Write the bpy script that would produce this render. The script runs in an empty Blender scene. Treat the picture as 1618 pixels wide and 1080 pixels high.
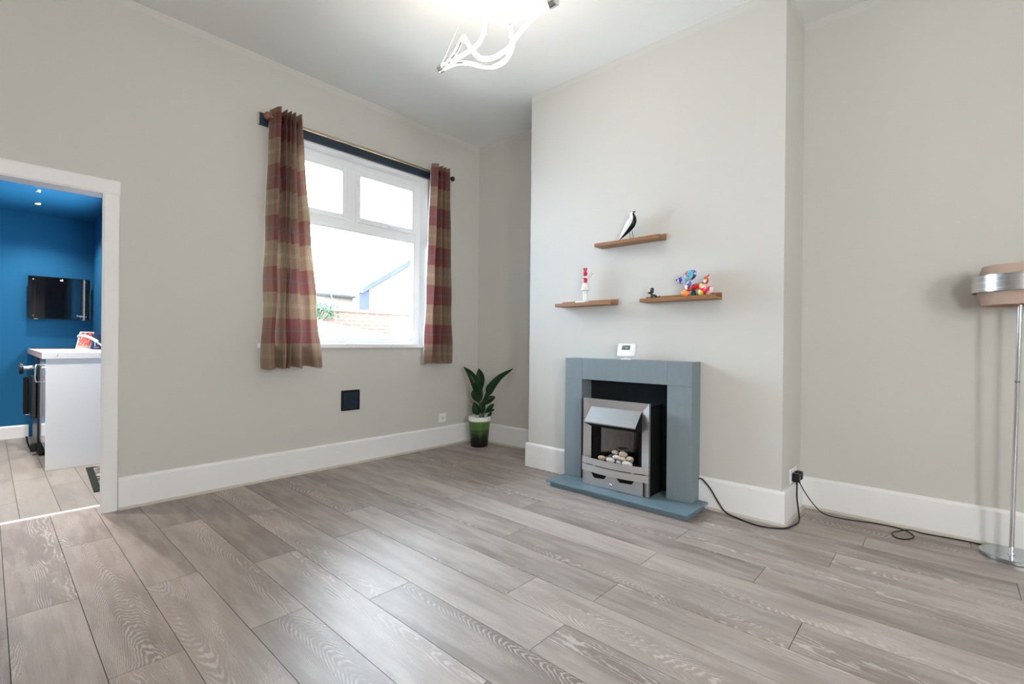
import bpy, bmesh, math, random
from mathutils import Vector, Matrix, Euler, noise as mnoise
random.seed(7)
scene = bpy.context.scene
COL = scene.collection
PI = math.pi

# ------------------------------------------------------------------ helpers
def srgb(r, g, b):
    f = lambda c: (c/255/12.92) if c/255 <= .04045 else ((c/255+.055)/1.055)**2.4
    return (f(r), f(g), f(b), 1)

def root_loc(o):
    while o.parent: o = o.parent
    return Vector(o.location)

def obj(name, bm, mat, parent=None, smooth=False, auto=None):
    """link a bmesh given in world coordinates as one mesh object"""
    me = bpy.data.meshes.new(name)
    bmesh.ops.recalc_face_normals(bm, faces=bm.faces[:]) if auto is None else None
    if parent is not None:
        off = root_loc(parent)
    else:
        xs = [v.co for v in bm.verts]
        off = Vector(((min(v.x for v in xs)+max(v.x for v in xs))/2, (min(v.y for v in xs)+max(v.y for v in xs))/2, min(v.z for v in xs)))
    bmesh.ops.translate(bm, verts=bm.verts[:], vec=-off)
    for f in bm.faces: f.smooth = smooth
    bm.to_mesh(me); bm.free()
    mats = mat if isinstance(mat, (list, tuple)) else [mat]
    for m in mats: me.materials.append(m)
    if smooth:
        try: me.set_sharp_from_angle(angle=math.radians(38))
        except Exception: pass
    o = bpy.data.objects.new(name, me); COL.objects.link(o)
    if parent is not None: o.parent = parent
    else: o.location = off
    return o

def thing(name, label, cat, loc=(0, 0, 0), group=None):
    o = bpy.data.objects.new(name, None); COL.objects.link(o); o.location = loc
    o.empty_display_size = .05
    return tag(o, label, cat, group)

def tag(o, label, cat, group=None):
    o['label'] = label; o['category'] = cat
    if group: o['group'] = group
    return o

def lab(o, label):
    o['label'] = label; return o

def struct(o, label=None):
    o['kind'] = 'structure'
    if label: o['label'] = label
    return o

def box(bm, x0, x1, y0, y1, z0, z1, bev=0, seg=2, mi=0):
    M = Matrix.Translation(((x0+x1)/2, (y0+y1)/2, (z0+z1)/2)) @ Matrix.Diagonal((abs(x1-x0), abs(y1-y0), abs(z1-z0), 1))
    r = bmesh.ops.create_cube(bm, size=1, matrix=M)
    vs = r['verts']; fs = set(f for v in vs for f in v.link_faces)
    for f in fs: f.material_index = mi
    if bev > 0:
        es = list(set(e for v in vs for e in v.link_edges))
        bmesh.ops.bevel(bm, geom=es, offset=bev, offset_type='OFFSET', segments=seg, profile=.5, affect='EDGES')
    return vs

def rbox(bm, c, size, rot, bev=0, seg=2):
    """box with a rotation matrix about its centre"""
    n0 = len(bm.verts)
    box(bm, -size[0]/2, size[0]/2, -size[1]/2, size[1]/2, -size[2]/2, size[2]/2, bev, seg)
    bm.verts.ensure_lookup_table()
    vs = bm.verts[n0:]
    bmesh.ops.transform(bm, matrix=Matrix.Translation(c) @ rot.to_4x4(), verts=vs)

def ellipsoid(bm, c, rad, rot=None, u=20, v=12, mi=0):
    M = Matrix.Translation(c) @ ((rot.to_4x4()) if rot is not None else Matrix.Identity(4)) @ Matrix.Diagonal((rad[0], rad[1], rad[2], 1))
    r = bmesh.ops.create_uvsphere(bm, u_segments=u, v_segments=v, radius=1, matrix=M)
    for f in set(f for w in r['verts'] for f in w.link_faces): f.material_index = mi
    return r['verts']

def catmull(pts, k=8):
    pts = [Vector(p) for p in pts]
    if len(pts) < 3: return pts
    P = [pts[0]*2-pts[1]] + pts + [pts[-1]*2-pts[-2]]
    out = []
    for i in range(1, len(P)-2):
        a, b, c, d = P[i-1:i+3]
        for j in range(k):
            t = j/k
            out.append(.5*((2*b)+(c-a)*t+(2*a-5*b+4*c-d)*t*t+(3*b-a-3*c+d)*t**3))
    out.append(pts[-1]); return out

def frames(pts):
    T = []
    for i in range(len(pts)):
        t = pts[min(i+1, len(pts)-1)]-pts[max(i-1, 0)]
        T.append(t.normalized() if t.length > 1e-9 else Vector((0, 0, 1)))
    n = T[0].orthogonal().normalized(); N = []
    for t in T:
        n = (n-t*n.dot(t))
        n = n.normalized() if n.length > 1e-6 else t.orthogonal().normalized()
        N.append(n.copy())
    return T, N

def tube(bm, pts, r, n=10, cap=True, sy=1.0, mi=0):
    pts = [Vector(p) for p in pts]
    T, N = frames(pts); rings = []
    for i, p in enumerate(pts):
        rr = r[i] if isinstance(r, (list, tuple)) else r
        b = T[i].cross(N[i])
        rings.append([bm.verts.new(p+(N[i]*math.cos(2*PI*k/n)+b*math.sin(2*PI*k/n)*sy)*rr) for k in range(n)])
    for i in range(len(rings)-1):
        for k in range(n):
            f = bm.faces.new((rings[i][k], rings[i][(k+1) % n], rings[i+1][(k+1) % n], rings[i+1][k])); f.material_index = mi
    if cap:
        for rg in (rings[0][::-1], rings[-1]):
            f = bm.faces.new(rg); f.material_index = mi

def lathe(bm, prof, c=(0, 0, 0), n=48, close=False, mi=0, rot=None):
    """prof: list of (r, z); r=0 ends are collapsed to a point"""
    rings = []; c = Vector(c)
    R = rot if rot is not None else Matrix.Identity(3)
    for r, z in prof:
        if r <= 1e-6: rings.append([bm.verts.new(c+R @ Vector((0, 0, z)))])
        else: rings.append([bm.verts.new(c+R @ Vector((r*math.cos(2*PI*k/n), r*math.sin(2*PI*k/n), z))) for k in range(n)])
    pairs = list(zip(rings[:-1], rings[1:])) + ([(rings[-1], rings[0])] if close else [])
    for a, b in pairs:
        for k in range(n):
            if len(a) == 1 and len(b) == 1: continue
            if len(a) == 1: f = bm.faces.new((a[0], b[(k+1) % n], b[k]))
            elif len(b) == 1: f = bm.faces.new((a[k], a[(k+1) % n], b[0]))
            else: f = bm.faces.new((a[k], a[(k+1) % n], b[(k+1) % n], b[k]))
            f.material_index = mi

def prism(bm, poly, axis, a0, a1, mi=0):
    """extrude a 2D polygon along an axis: axis 'x' poly=(y,z), 'y' poly=(x,z), 'z' poly=(x,y)"""
    def P(p, a):
        return {'x': (a, p[0], p[1]), 'y': (p[0], a, p[1]), 'z': (p[0], p[1], a)}[axis]
    A = [bm.verts.new(P(p, a0)) for p in poly]; B = [bm.verts.new(P(p, a1)) for p in poly]
    fs = [bm.faces.new(A), bm.faces.new(B[::-1])]
    n = len(poly)
    for i in range(n): fs.append(bm.faces.new((A[i], B[i], B[(i+1) % n], A[(i+1) % n])))
    for f in fs: f.material_index = mi
    return A+B

def new(): return bmesh.new()

# ------------------------------------------------------------------ materials
class NT:
    def __init__(s, name):
        s.m = bpy.data.materials.new(name); s.m.use_nodes = True
        s.t = s.m.node_tree; s.t.nodes.clear()
        s.out = s.n('ShaderNodeOutputMaterial')
        s.b = s.n('ShaderNodeBsdfPrincipled'); s.l(s.b.outputs[0], s.out.inputs[0])
    def n(s, ty, **kw):
        x = s.t.nodes.new(ty)
        for k, v in kw.items(): setattr(x, k, v)
        return x
    def l(s, a, b): s.t.links.new(a, b)
    def val(s, inp, v):
        if isinstance(v, bpy.types.NodeSocket): s.l(v, inp)
        else: inp.default_value = v
    def math(s, op, a, b=None, c=None, clamp=False):
        x = s.n('ShaderNodeMath', operation=op); x.use_clamp = clamp
        s.val(x.inputs[0], a)
        if b is not None: s.val(x.inputs[1], b)
        if c is not None: s.val(x.inputs[2], c)
        return x.outputs[0]
    def mix(s, f, a, b, mode='MIX'):
        x = s.n('ShaderNodeMix', data_type='RGBA', blend_type=mode)
        s.val(x.inputs[0], f); s.val(x.inputs[6], a); s.val(x.inputs[7], b)
        return x.outputs[2]
    def ramp(s, f, stops, interp='LINEAR'):
        x = s.n('ShaderNodeValToRGB'); x.color_ramp.interpolation = interp
        e = x.color_ramp.elements
        while len(e) < len(stops): e.new(.5)
        for el, (p, c) in zip(e, stops): el.position = p; el.color = c
        s.val(x.inputs[0], f); return x.outputs[0]
    def mapr(s, v, a, b, c=0, d=1, smooth=True):
        x = s.n('ShaderNodeMapRange'); x.interpolation_type = 'SMOOTHSTEP' if smooth else 'LINEAR'
        s.val(x.inputs[0], v); s.val(x.inputs[1], a); s.val(x.inputs[2], b); s.val(x.inputs[3], c); s.val(x.inputs[4], d)
        return x.outputs[0]
    def noise(s, vec, scale, detail=3, rough=.5, dim='3D', out=0):
        x = s.n('ShaderNodeTexNoise', noise_dimensions=dim)
        if vec is not None: s.val(x.inputs['Vector'], vec)
        x.inputs['Scale'].default_value = scale; x.inputs['Detail'].default_value = detail; x.inputs['Roughness'].default_value = rough
        return x.outputs[out]
    def obj(s): return s.n('ShaderNodeTexCoord').outputs['Object']
    def pos(s): return s.n('ShaderNodeNewGeometry').outputs['Position']
    def comb(s, x, y, z):
        c = s.n('ShaderNodeCombineXYZ'); s.val(c.inputs[0], x); s.val(c.inputs[1], y); s.val(c.inputs[2], z); return c.outputs[0]
    def sep(s, v):
        c = s.n('ShaderNodeSeparateXYZ'); s.l(v, c.inputs[0]); return c.outputs
    def set(s, col=None, rough=None, metal=None, spec=None, **kw):
        if col is not None: s.val(s.b.inputs['Base Color'], col)
        if rough is not None: s.val(s.b.inputs['Roughness'], rough)
        if metal is not None: s.val(s.b.inputs['Metallic'], metal)
        if spec is not None: s.val(s.b.inputs['Specular IOR Level'], spec)
        return s
    def bump(s, h, strength=.2, dist=.002):
        x = s.n('ShaderNodeBump'); s.val(x.inputs['Height'], h); x.inputs['Strength'].default_value = strength; x.inputs['Distance'].default_value = dist
        s.l(x.outputs[0], s.b.inputs['Normal'])

def plain(name, col, rough=.5, metal=0, spec=.5, var=.06, scale=14):
    m = NT(name); c = tuple(col)
    nz = m.noise(m.obj(), scale, 3)
    a = tuple(max(0, x*(1-var)) for x in c[:3])+(1,); b = tuple(min(1, x*(1+var)) for x in c[:3])+(1,)
    m.set(m.mix(nz, a, b), rough, metal, spec)
    return m.m

def paint(name, col, band=None, tint=.05):
    m = NT(name); p = m.pos()
    nz = m.noise(p, 1.3, 3); c = tuple(col)
    a = tuple(x*(1-tint) for x in c[:3])+(1,); b = tuple(min(1, x*(1+tint)) for x in c[:3])+(1,)
    col_ = m.mix(nz, a, b)
    if band:
        z = m.sep(p)[2]
        zz = m.math('ADD', z, m.math('MULTIPLY', m.math('SUBTRACT', m.noise(p, 7, 3), .5), .05))
        f = m.mapr(zz, band[0], band[0]+.02, 0, .4)
        col_ = m.mix(f, col_, band[1])
    m.set(col_, .75, 0, .25)
    m.bump(m.noise(p, 160, 3), .12, .001)
    return m.m

WALLC = (.558, .549, .518, 1)
M_wall = paint('wall_paint', WALLC, (3.035, (.62, .62, .60, 1)), .015)
M_ceil = paint('ceiling_paint', (.80, .815, .81, 1), None, .01)
M_white = plain('white_gloss_paint', (.78, .78, .775, 1), .35, 0, .5, .015)
M_casing = plain('white_satin_paint', (.77, .765, .765, 1), .4, 0, .5, .015)
M_cream = plain('cream_beading', (.50, .46, .41, 1), .5, 0, .4, .12, 20)
M_blue = paint('blue_paint', (.009, .118, .255, 1), None, .04)
M_upvc = plain('white_plastic_frame', (.80, .82, .84, 1), .3, 0, .5, .01)
M_sill = plain('white_sill', (.82, .83, .85, 1), .3, 0, .5, .01)
M_plastic = plain('white_plastic', (.80, .80, .82, 1), .35, 0, .5, .02)
M_black = plain('black_plastic', (.005, .005, .006, 1), .35, 0, .3, .1)
M_matblack = plain('matt_black_metal', (.004, .0045, .005, 1), .8, 0, .2, .1)
M_chrome = plain('chrome', (.72, .74, .76, 1), .1, 1, .5, .02)
M_navy = plain('navy_board_paint', (.018, .035, .055, 1), .5, 0, .4, .1)
M_navywhite = plain('pale_board_end', (.55, .53, .46, 1), .5)
M_brass = plain('antique_brass', (.62, .50, .33, 1), .22, 1)
M_woodball = plain('turned_brown_wood', (.20, .085, .04, 1), .4, 0, .5, .2, 40)
M_darkball = plain('dark_ball', (.018, .014, .014, 1), .35)

def brushed(name, col, rough=.32, axis=(2, 2, 260)):
    m = NT(name); p = m.obj()
    v = m.n('ShaderNodeMapping'); v.inputs['Scale'].default_value = axis; m.l(p, v.inputs[0])
    nz = m.noise(v.outputs[0], 1.0, 3, .6)
    c = tuple(col)
    m.set(m.mix(nz, tuple(x*.82 for x in c[:3])+(1,), tuple(min(1, x*1.15) for x in c[:3])+(1,)), m.mapr(nz, .2, .8, rough-.06, rough+.08), 1)
    return m.m
M_steel = brushed('brushed_steel', (.66, .645, .635, 1), .48, (3, 3, 300))
M_steelv = brushed('brushed_steel_upright', (.64, .625, .62, 1), .48, (3, 300, 3))
M_steelhood = brushed('brushed_steel_hood', (.30, .31, .315, 1), .42, (3, 3, 200))
M_mirror = brushed('polished_steel_reflector', (.42, .41, .40, 1), .16, (2, 120, 2))

def surround_paint():
    m = NT('blue_grey_brushed_paint'); p = m.obj()
    v = m.n('ShaderNodeMapping'); v.inputs['Scale'].default_value = (20, 14, 3); m.l(p, v.inputs[0])
    nz = m.noise(v.outputs[0], 3, 4, .6); n2 = m.noise(p, 3, 2)
    c = m.mix(nz, (.168, .204, .228, 1), (.215, .256, .28, 1))
    c = m.mix(m.math('MULTIPLY', n2, .35), c, (.18, .235, .265, 1))
    m.set(c, .5, 0, .4); m.bump(nz, .15, .001)
    return m.m
M_surr = surround_paint()
M_hearth = plain('blue_grey_hearth_paint', (.135, .205, .245, 1), .4, 0, .5, .1, 6)
M_teal = plain('dark_teal_back', (.006, .011, .013, 1), .7, 0, .3, .3, 12)

def wood(name, a, b, scale=(2, 1.5, 60)):
    m = NT(name); p = m.obj()
    v = m.n('ShaderNodeMapping'); v.inputs['Scale'].default_value = scale; m.l(p, v.inputs[0])
    nz = m.noise(v.outputs[0], 4, 5, .65)
    m.set(m.ramp(nz, [(.3, a), (.7, b)]), .45, 0, .4); return m.m
M_shelf = wood('walnut_shelf', (.15, .068, .027, 1), (.40, .20, .085, 1), (9, 1.4, 40))

def floor_mat(name, dark, light, grain, g_amt=.55):
    m = NT(name)
    uv = m.n('ShaderNodeUVMap', uv_map='UVMap').outputs[0]
    at = m.n('ShaderNodeAttribute', attribute_name='tone')
    tr, tg, tb = m.sep(at.outputs['Vector'])
    u, v, _ = m.sep(uv)
    seed = m.math('MULTIPLY', tr, 37.0)
    big = m.noise(m.comb(m.math('MULTIPLY', u, 1.5), m.math('MULTIPLY', v, 7), seed), 1, 2, .5)
    big2 = m.noise(m.comb(m.math('MULTIPLY', u, 5), m.math('MULTIPLY', v, 16), m.math('ADD', seed, 5)), 1, 4, .6)
    # cathedral figure: nested parabolas along the board, wandering with the noise
    vw = m.math('ADD', m.math('ADD', v, m.math('MULTIPLY', m.math('SUBTRACT', tb, .5), .36)), m.math('MULTIPLY', m.math('SUBTRACT', big2, .5), .022))
    g = m.math('ADD', m.math('MULTIPLY', m.math('MULTIPLY', vw, vw), 38.0),
               m.math('ADD', m.math('MULTIPLY', u, m.math('SUBTRACT', m.math('MULTIPLY', tg, 1.9), .95)), m.math('ADD', m.math('MULTIPLY', big, .42), m.math('MULTIPLY', big2, .11))))
    fine = m.noise(m.comb(m.math('MULTIPLY', u, 26), m.math('MULTIPLY', v, 95), seed), 1, 3, .6)
    ph = m.math('ADD', m.math('MULTIPLY', g, 34*2*PI), m.math('MULTIPLY', m.math('SUBTRACT', fine, .5), 4.6))
    ring = m.math('MULTIPLY_ADD', m.math('SINE', ph), .5, .5)
    line = m.mapr(ring, .50, .95)
    streak = m.noise(m.comb(m.math('MULTIPLY', u, 6), m.math('MULTIPLY', v, 330), seed), 1, 3, .65)
    pores = m.noise(m.comb(m.math('MULTIPLY', u, 22), m.math('MULTIPLY', v, 520), seed), 1, 2, .6)
    tone = m.math('ADD', m.math('MULTIPLY', tr, .42), m.math('ADD', m.math('MULTIPLY', m.mapr(big, .3, .7), .40), m.math('MULTIPLY', m.mapr(streak, .3, .7), .22)))
    base = m.mix(tone, dark, light)
    kn = m.mapr(m.noise(m.comb(m.math('MULTIPLY', u, 3.2), m.math('MULTIPLY', v, 13), m.math('ADD', seed, 11)), 1, 2, .5), .66, .8, 0, .5)
    base = m.mix(kn, base, tuple(x*.55 for x in dark[:3])+(1,))
    patch = m.mapr(m.noise(m.comb(m.math('MULTIPLY', u, 4), m.math('MULTIPLY', v, 22), m.math('ADD', seed, 3)), 1, 2), .40, .62, .15, 1)
    f = m.math('MULTIPLY', m.math('MULTIPLY', line, patch), m.math('MULTIPLY', m.mapr(pores, .3, .6, .45, 1), g_amt))
    base = m.mix(f, base, grain)
    base = m.mix(m.mapr(pores, .52, .75, 0, .16), base, tuple(x*.6 for x in dark[:3])+(1,))
    m.set(base, m.mapr(streak, .2, .8, .42, .54), 0, .85)
    m.bump(m.math('SUBTRACT', streak, m.math('MULTIPLY', line, .5)), .1, .0006)
    return m.m
M_floor = floor_mat('limed_oak_laminate', (.138, .101, .083, 1), (.405, .345, .312, 1), (.62, .575, .545, 1), .66)
M_kfloor = floor_mat('pale_oak_laminate', (.20, .175, .15, 1), (.34, .305, .265, 1), (.43, .39, .35, 1), .4)
M_gap = plain('dark_plank_gap', (.03, .027, .026, 1), .8)

def plaid():
    m = NT('plaid_wool'); uv = m.n('ShaderNodeUVMap', uv_map='UVMap').outputs[0]
    u, v, _ = m.sep(uv)
    tan = (.39, .305, .22, 1); red = (.27, .105, .10, 1); bl = (.18, .17, .19, 1); cream = (.55, .46, .34, 1)
    def sett(c, period, off):
        t = m.math('FRACT', m.math('ADD', m.math('DIVIDE', c, period), off))
        r = m.n('ShaderNodeValToRGB'); r.color_ramp.interpolation = 'CONSTANT'
        st = [(0, tan), (.205, cream), (.217, tan), (.232, cream), (.244, tan), (.26, cream), (.272, tan), (.49, red), (.715, bl), (.755, red), (.985, tan)]
        e = r.color_ramp.elements
        while len(e) < len(st): e.new(.5)
        for el, (p, col) in zip(e, st): el.position = p; el.color = col
        m.l(t, r.inputs[0]); return r.outputs[0]
    weft = sett(v, .366, .0)
    warp = sett(u, .30, .12)
    wv = m.math('MULTIPLY_ADD', m.math('SINE', m.math('MULTIPLY', m.math('ADD', u, v), 2*PI/.004)), .18, .40)
    c = m.mix(wv, weft, warp)
    nz = m.noise(m.comb(m.math('MULTIPLY', u, 300), m.math('MULTIPLY', v, 300), 0), 1, 2)
    c = m.mix(m.math('MULTIPLY', nz, .35), c, m.mix(1, c, (.62, .6, .58, 1), 'MULTIPLY'))
    m.set(c, .85, 0, .15)
    tl = m.n('ShaderNodeBsdfTranslucent'); m.l(c, tl.inputs[0])
    mx = m.n('ShaderNodeMixShader'); mx.inputs[0].default_value = .45
    m.l(m.b.outputs[0], mx.inputs[1]); m.l(tl.outputs[0], mx.inputs[2]); m.l(mx.outputs[0], m.out.inputs[0])
    return m.m
M_plaid = plaid()
def lining():
    m = NT('cream_curtain_lining'); nz = m.noise(m.obj(), 60, 2)
    c = m.mix(nz, (.70, .66, .60, 1), (.76, .73, .68, 1)); m.set(c, .9, 0, .1)
    tl = m.n('ShaderNodeBsdfTranslucent'); m.l(c, tl.inputs[0])
    mx = m.n('ShaderNodeMixShader'); mx.inputs[0].default_value = .55
    m.l(m.b.outputs[0], mx.inputs[1]); m.l(tl.outputs[0], mx.inputs[2]); m.l(mx.outputs[0], m.out.inputs[0])
    return m.m
M_lining = lining()

def glass():
    m = NT('window_glass'); m.t.nodes.remove(m.b)
    tr = m.n('ShaderNodeBsdfTransparent'); tr.inputs[0].default_value = (.97, .98, .98, 1)
    gl = m.n('ShaderNodeBsdfGlossy'); gl.inputs['Roughness'].default_value = .02
    fr = m.n('ShaderNodeFresnel'); fr.inputs[0].default_value = 1.45
    sm = m.noise(m.obj(), 2, 2)
    f = m.math('MULTIPLY', fr.outputs[0], m.math('MULTIPLY_ADD', sm, .1, .85))
    mx = m.n('ShaderNodeMixShader'); m.l(f, mx.inputs[0]); m.l(tr.outputs[0], mx.inputs[1]); m.l(gl.outputs[0], mx.inputs[2])
    m.l(mx.outputs[0], m.out.inputs[0]); return m.m
M_glass = glass()

def emit(name, col, s):
    m = NT(name); m.set((.8, .8, .8, 1), .4)
    m.b.inputs['Emission Color'].default_value = col; m.b.inputs['Emission Strength'].default_value = s
    return m.m

# ------------------------------------------------------------------ sizes of the place
CH = 1.03           # camera height
YW = 3.693          # window wall
YK0 = 3.893         # kitchen face of that wall
XC = 3.065          # chimney breast face
XL, XR = 3.517, 3.532   # alcove walls beside it
YA, YB = 2.587, .690    # chimney breast sides
H = 3.0945
XW, YS = -1.5, -3.2     # walls behind and left of the camera
KX, KY, KH = .795, 7.08, 2.34

# ------------------------------------------------------------------ setting
bm = new()
WX0, WX1, WZ0, WZ1 = 1.38, 2.845, 1.0, 2.583
DX0, DX1, DZ = -.38, .490, 1.915
for a in [(XW-.2, DX0, 0, H), (DX0, DX1, DZ, H), (DX1, WX0, 0, H), (WX0, WX1, 0, WZ0), (WX0, WX1, WZ1, H), (WX1, 3.8, 0, H)]:
    box(bm, a[0], a[1], YW, YK0, a[2]-(.05 if a[2] == 0 else 0), a[3]+(.1 if a[3] == H else 0))
bmesh.ops.remove_doubles(bm, verts=bm.verts[:], dist=1e-5)
struct(obj('wall_back', bm, M_wall))
bm = new(); box(bm, XL, 3.8, YA-.01, YW, -.05, H+.1); struct(obj('wall_right', bm, M_wall))
bm = new(); box(bm, XC, 3.8, YB, YA, -.05, H+.1); struct(obj('wall_chimney', bm, M_wall))
bm = new(); box(bm, XR, 3.8, YS-.2, YB, -.05, H+.1); struct(obj('wall_alcove', bm, M_wall))
LY0, LY1, LZ0, LZ1 = -2.1, -1.5, .9, 2.1     # unseen window opening, added left of the camera to light the room
bm = new()
for a in [(YS-.2, LY0, -.05, H+.1), (LY1, YW, -.05, H+.1), (LY0, LY1, -.05, LZ0), (LY0, LY1, LZ1, H+.1)]:
    box(bm, XW-.2, XW, a[0], a[1], a[2], a[3])
struct(obj('wall_left', bm, M_wall))
FX0, FX1, FZ0, FZ1 = -1.3, -.38, .9, 2.2       # unseen window opening, added behind the camera as fill light
bm = new()
for a in [(XW, FX0, -.05, H+.1), (FX1, XR, -.05, H+.1), (FX0, FX1, -.05, FZ0), (FX0, FX1, FZ1, H+.1)]:
    box(bm, a[0], a[1], YS-.2, YS, a[2], a[3])
struct(obj('wall_front', bm, M_wall))
bm = new(); box(bm, XW-.2, 3.8, YS-.2, YK0, H, H+.1); struct(obj('ceiling', bm, M_ceil))

def planks(name, seams, joints, y0, y1, mat, gapm, length, seed, x_end=None):
    rnd = random.Random(seed); bm = new()
    uvl = bm.loops.layers.uv.new('UVMap'); cl = bm.loops.layers.float_color.new('tone')
    box(bm, seams[0], seams[-1], y0, y1, -.06, -.004, mi=1)
    g = .0011
    for i in range(len(seams)-1):
        xa, xb = seams[i], seams[i+1]; j0 = joints.get(i, rnd.uniform(0, length))
        k = math.floor((y0-j0)/length)
        y = j0+k*length
        while y < y1:
            ya, yb = max(y, y0), min(y+length, y1)
            if yb-ya > .02:
                tone = (rnd.random(), rnd.random(), rnd.random(), 1); uo = rnd.uniform(0, 60); xm = (xa+xb)/2
                vs = box(bm, xa+g, xb-g, ya+g, yb-g, -.005, 0)
                for f in set(f for v in vs for f in v.link_faces):
                    for lp in f.loops:
                        lp[uvl].uv = (lp.vert.co.y+uo, lp.vert.co.x-xm); lp[cl] = tone
            y += length
    o = obj(name, bm, [mat, gapm]); o.location.z = -.06
    return struct(o)
seams = [.055-.197*k for k in range(8, 0, -1)]+[.055, .252, .448, .638, .836, 1.032, 1.228, 1.432, 1.635, 1.835, 2.05, 2.243, 2.44, 2.638, 2.845, 3.035, 3.195, 3.40, 3.60]
J = {0: 2.54, 1: 3.20, 2: 2.45, 3: 3.16, 4: 2.36, 5: 1.695, 6: 2.36, 7: 1.327, 8: 2.37, 9: .388, 10: 1.048, 11: .612, 12: 1.05, 13: .397, 14: -.236, 15: .311}
planks('floor', seams, {k+8: v for k, v in J.items()}, YS, 3.858, M_floor, M_gap, 1.335, 4)
kse = [-1.75+.174*k for k in range(0, 16)]
planks('floor_kitchen', [.305-.172*k for k in range(11, 0, -1)]+[.305, .477, .649, .82], {11: 4.62, 10: 4.95, 9: 4.3}, 3.858, KY, M_kfloor, M_gap, 1.335, 9)
# kitchen shell
bm = new(); box(bm, -1.8, 1.0, KY, KY+.2, -.06, KH+.1); struct(obj('wall_kitchen_back', bm, M_blue))
bm = new()
for a in [(YK0, 5.0, -.06, KH+.1), (6.3, KY, -.06, KH+.1), (5.0, 6.3, -.06, 1.1), (5.0, 6.3, 2.1, KH+.1)]: box(bm, KX, 1.0, a[0], a[1], a[2], a[3])
struct(obj('wall_kitchen_right', bm, M_blue))
bm = new(); box(bm, -1.8, -1.6, YK0, KY, -.06, KH+.1); struct(obj('wall_kitchen_left', bm, M_blue))
bm = new(); box(bm, -1.8, 1.0, YK0, KY+.2, KH, KH+.1); struct(obj('ceiling_kitchen', bm, M_blue))
bm = new(); box(bm, -1.6, DX0-.1, YK0, YK0+.01, 0, KH); box(bm, DX1+.1, KX, YK0, YK0+.01, 0, KH); box(bm, DX0-.1, DX1+.1, YK0, YK0+.01, DZ+.1, KH)
struct(obj('wall_kitchen_front', bm, M_blue))

# skirting boards
def skirt(name, p0, p1, nrm, mat=M_white, h=.195, t=.02, bead=True):
    """board from p0 to p1 (xy) standing off the wall along nrm"""
    p0, p1, nv = Vector((*p0, 0)), Vector((*p1, 0)), Vector((*nrm, 0))
    prof = [(0, 0.0), (t, 0.0), (t, h-.016), (t-.004, h-.006), (t-.010, h), (0, h)]
    bm = new()
    A = [bm.verts.new(p0+nv*a+Vector((0, 0, z))) for a, z in prof]; B = [bm.verts.new(p1+nv*a+Vector((0, 0, z))) for a, z in prof]
    bm.faces.new(A); bm.faces.new(B[::-1])
    for i in range(len(prof)): bm.faces.new((A[i], B[i], B[(i+1) % len(prof)], A[(i+1) % len(prof)]))
    o = struct(obj(name, bm, mat))
    return o
TB = .02
skirt('baseboard_back', (.537, YW), (XL-TB, YW), (0, -1))
skirt('baseboard_right', (XL, YW), (XL, YA), (-1, 0))
skirt('baseboard_chimney_left', (XC, YA+TB), (XC, 2.1195), (-1, 0))
skirt('baseboard_chimney_right', (XC, 1.1555), (XC, YB-TB), (-1, 0))
skirt('baseboard_chimney_side', (XC+.0, YB), (XR-TB, YB), (0, -1))
skirt('baseboard_chimney_inner', (XC, YA), (XL-TB, YA), (0, 1))
skirt('baseboard_alcove', (XR, YB), (XR, YS), (-1, 0))
skirt('baseboard_kitchen', (-1.6, KY), (.30, KY), (0, -1), M_white, .13, .018)
def bead(name, p0, p1, nrm):
    p0, p1, nv = Vector((*p0, 0)), Vector((*p1, 0)), Vector((*nrm, 0)); bm = new()
    prof = [(0, 0), (.014, 0), (.013, .006), (.009, .012), (.003, .015), (0, .015)]
    A = [bm.verts.new(p0+nv*(TB+a)+Vector((0, 0, z+.0005))) for a, z in prof]; B = [bm.verts.new(p1+nv*(TB+a)+Vector((0, 0, z+.0005))) for a, z in prof]
    bm.faces.new(A); bm.faces.new(B[::-1])
    for i in range(len(prof)): bm.faces.new((A[i], B[i], B[(i+1) % len(prof)], A[(i+1) % len(prof)]))
    struct(obj(name, bm, M_cream))
bead('trim_1', (.54, YW), (XL-TB, YW), (0, -1))
bead('trim_2', (XL, YW-TB), (XL, YA+TB), (-1, 0))
bead('trim_3', (XC, 1.092), (XC, YB-TB-.012), (-1, 0))
bead('trim_4', (XC-TB-.012, YB), (XR-TB, YB), (0, -1))
bead('trim_5', (XR, YB-TB), (XR, YS), (-1, 0))

# doorway to the kitchen: casing, lining, floor strip
d = bpy.data.objects.new('door_1', None); COL.objects.link(d); d.location = (.04, YW, 0); struct(d, 'white painted doorway casing open to the blue kitchen')
CI, CO, CZ0, CZ1 = .455, .5355, 1.885, 1.973     # casing edges
CL0, CL1 = -.345, -.4255
for i, o in ((CI, CO), (CL0, CL1)):
    q = 1 if o > i else -1
    bm = new(); prism(bm, [(i, YW-.016), (i+.012*q, YW-.022), (o-.006*q, YW-.022), (o, YW-.016), (o, YW), (i, YW)], 'z', 0, CZ0)
    obj('casing_side', bm, M_casing, d)
bm = new(); prism(bm, [(YW-.016, CZ0), (YW-.022, CZ0+.012), (YW-.022, CZ1-.006), (YW-.016, CZ1), (YW, CZ1), (YW, CZ0)], 'x', CL1, CO)
obj('casing_head', bm, M_casing, d)
bm = new(); box(bm, DX1-.008, DX1, YW+.0005, YK0+.012, .001, DZ, .001, 1); box(bm, DX0, DX0+.008, YW+.0005, YK0+.012, .001, DZ, .001, 1)
box(bm, DX0+.008, DX1-.008, YW+.0005, YK0+.012, DZ-.008, DZ, .001, 1)
obj('lining', bm, M_white, d)
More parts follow.
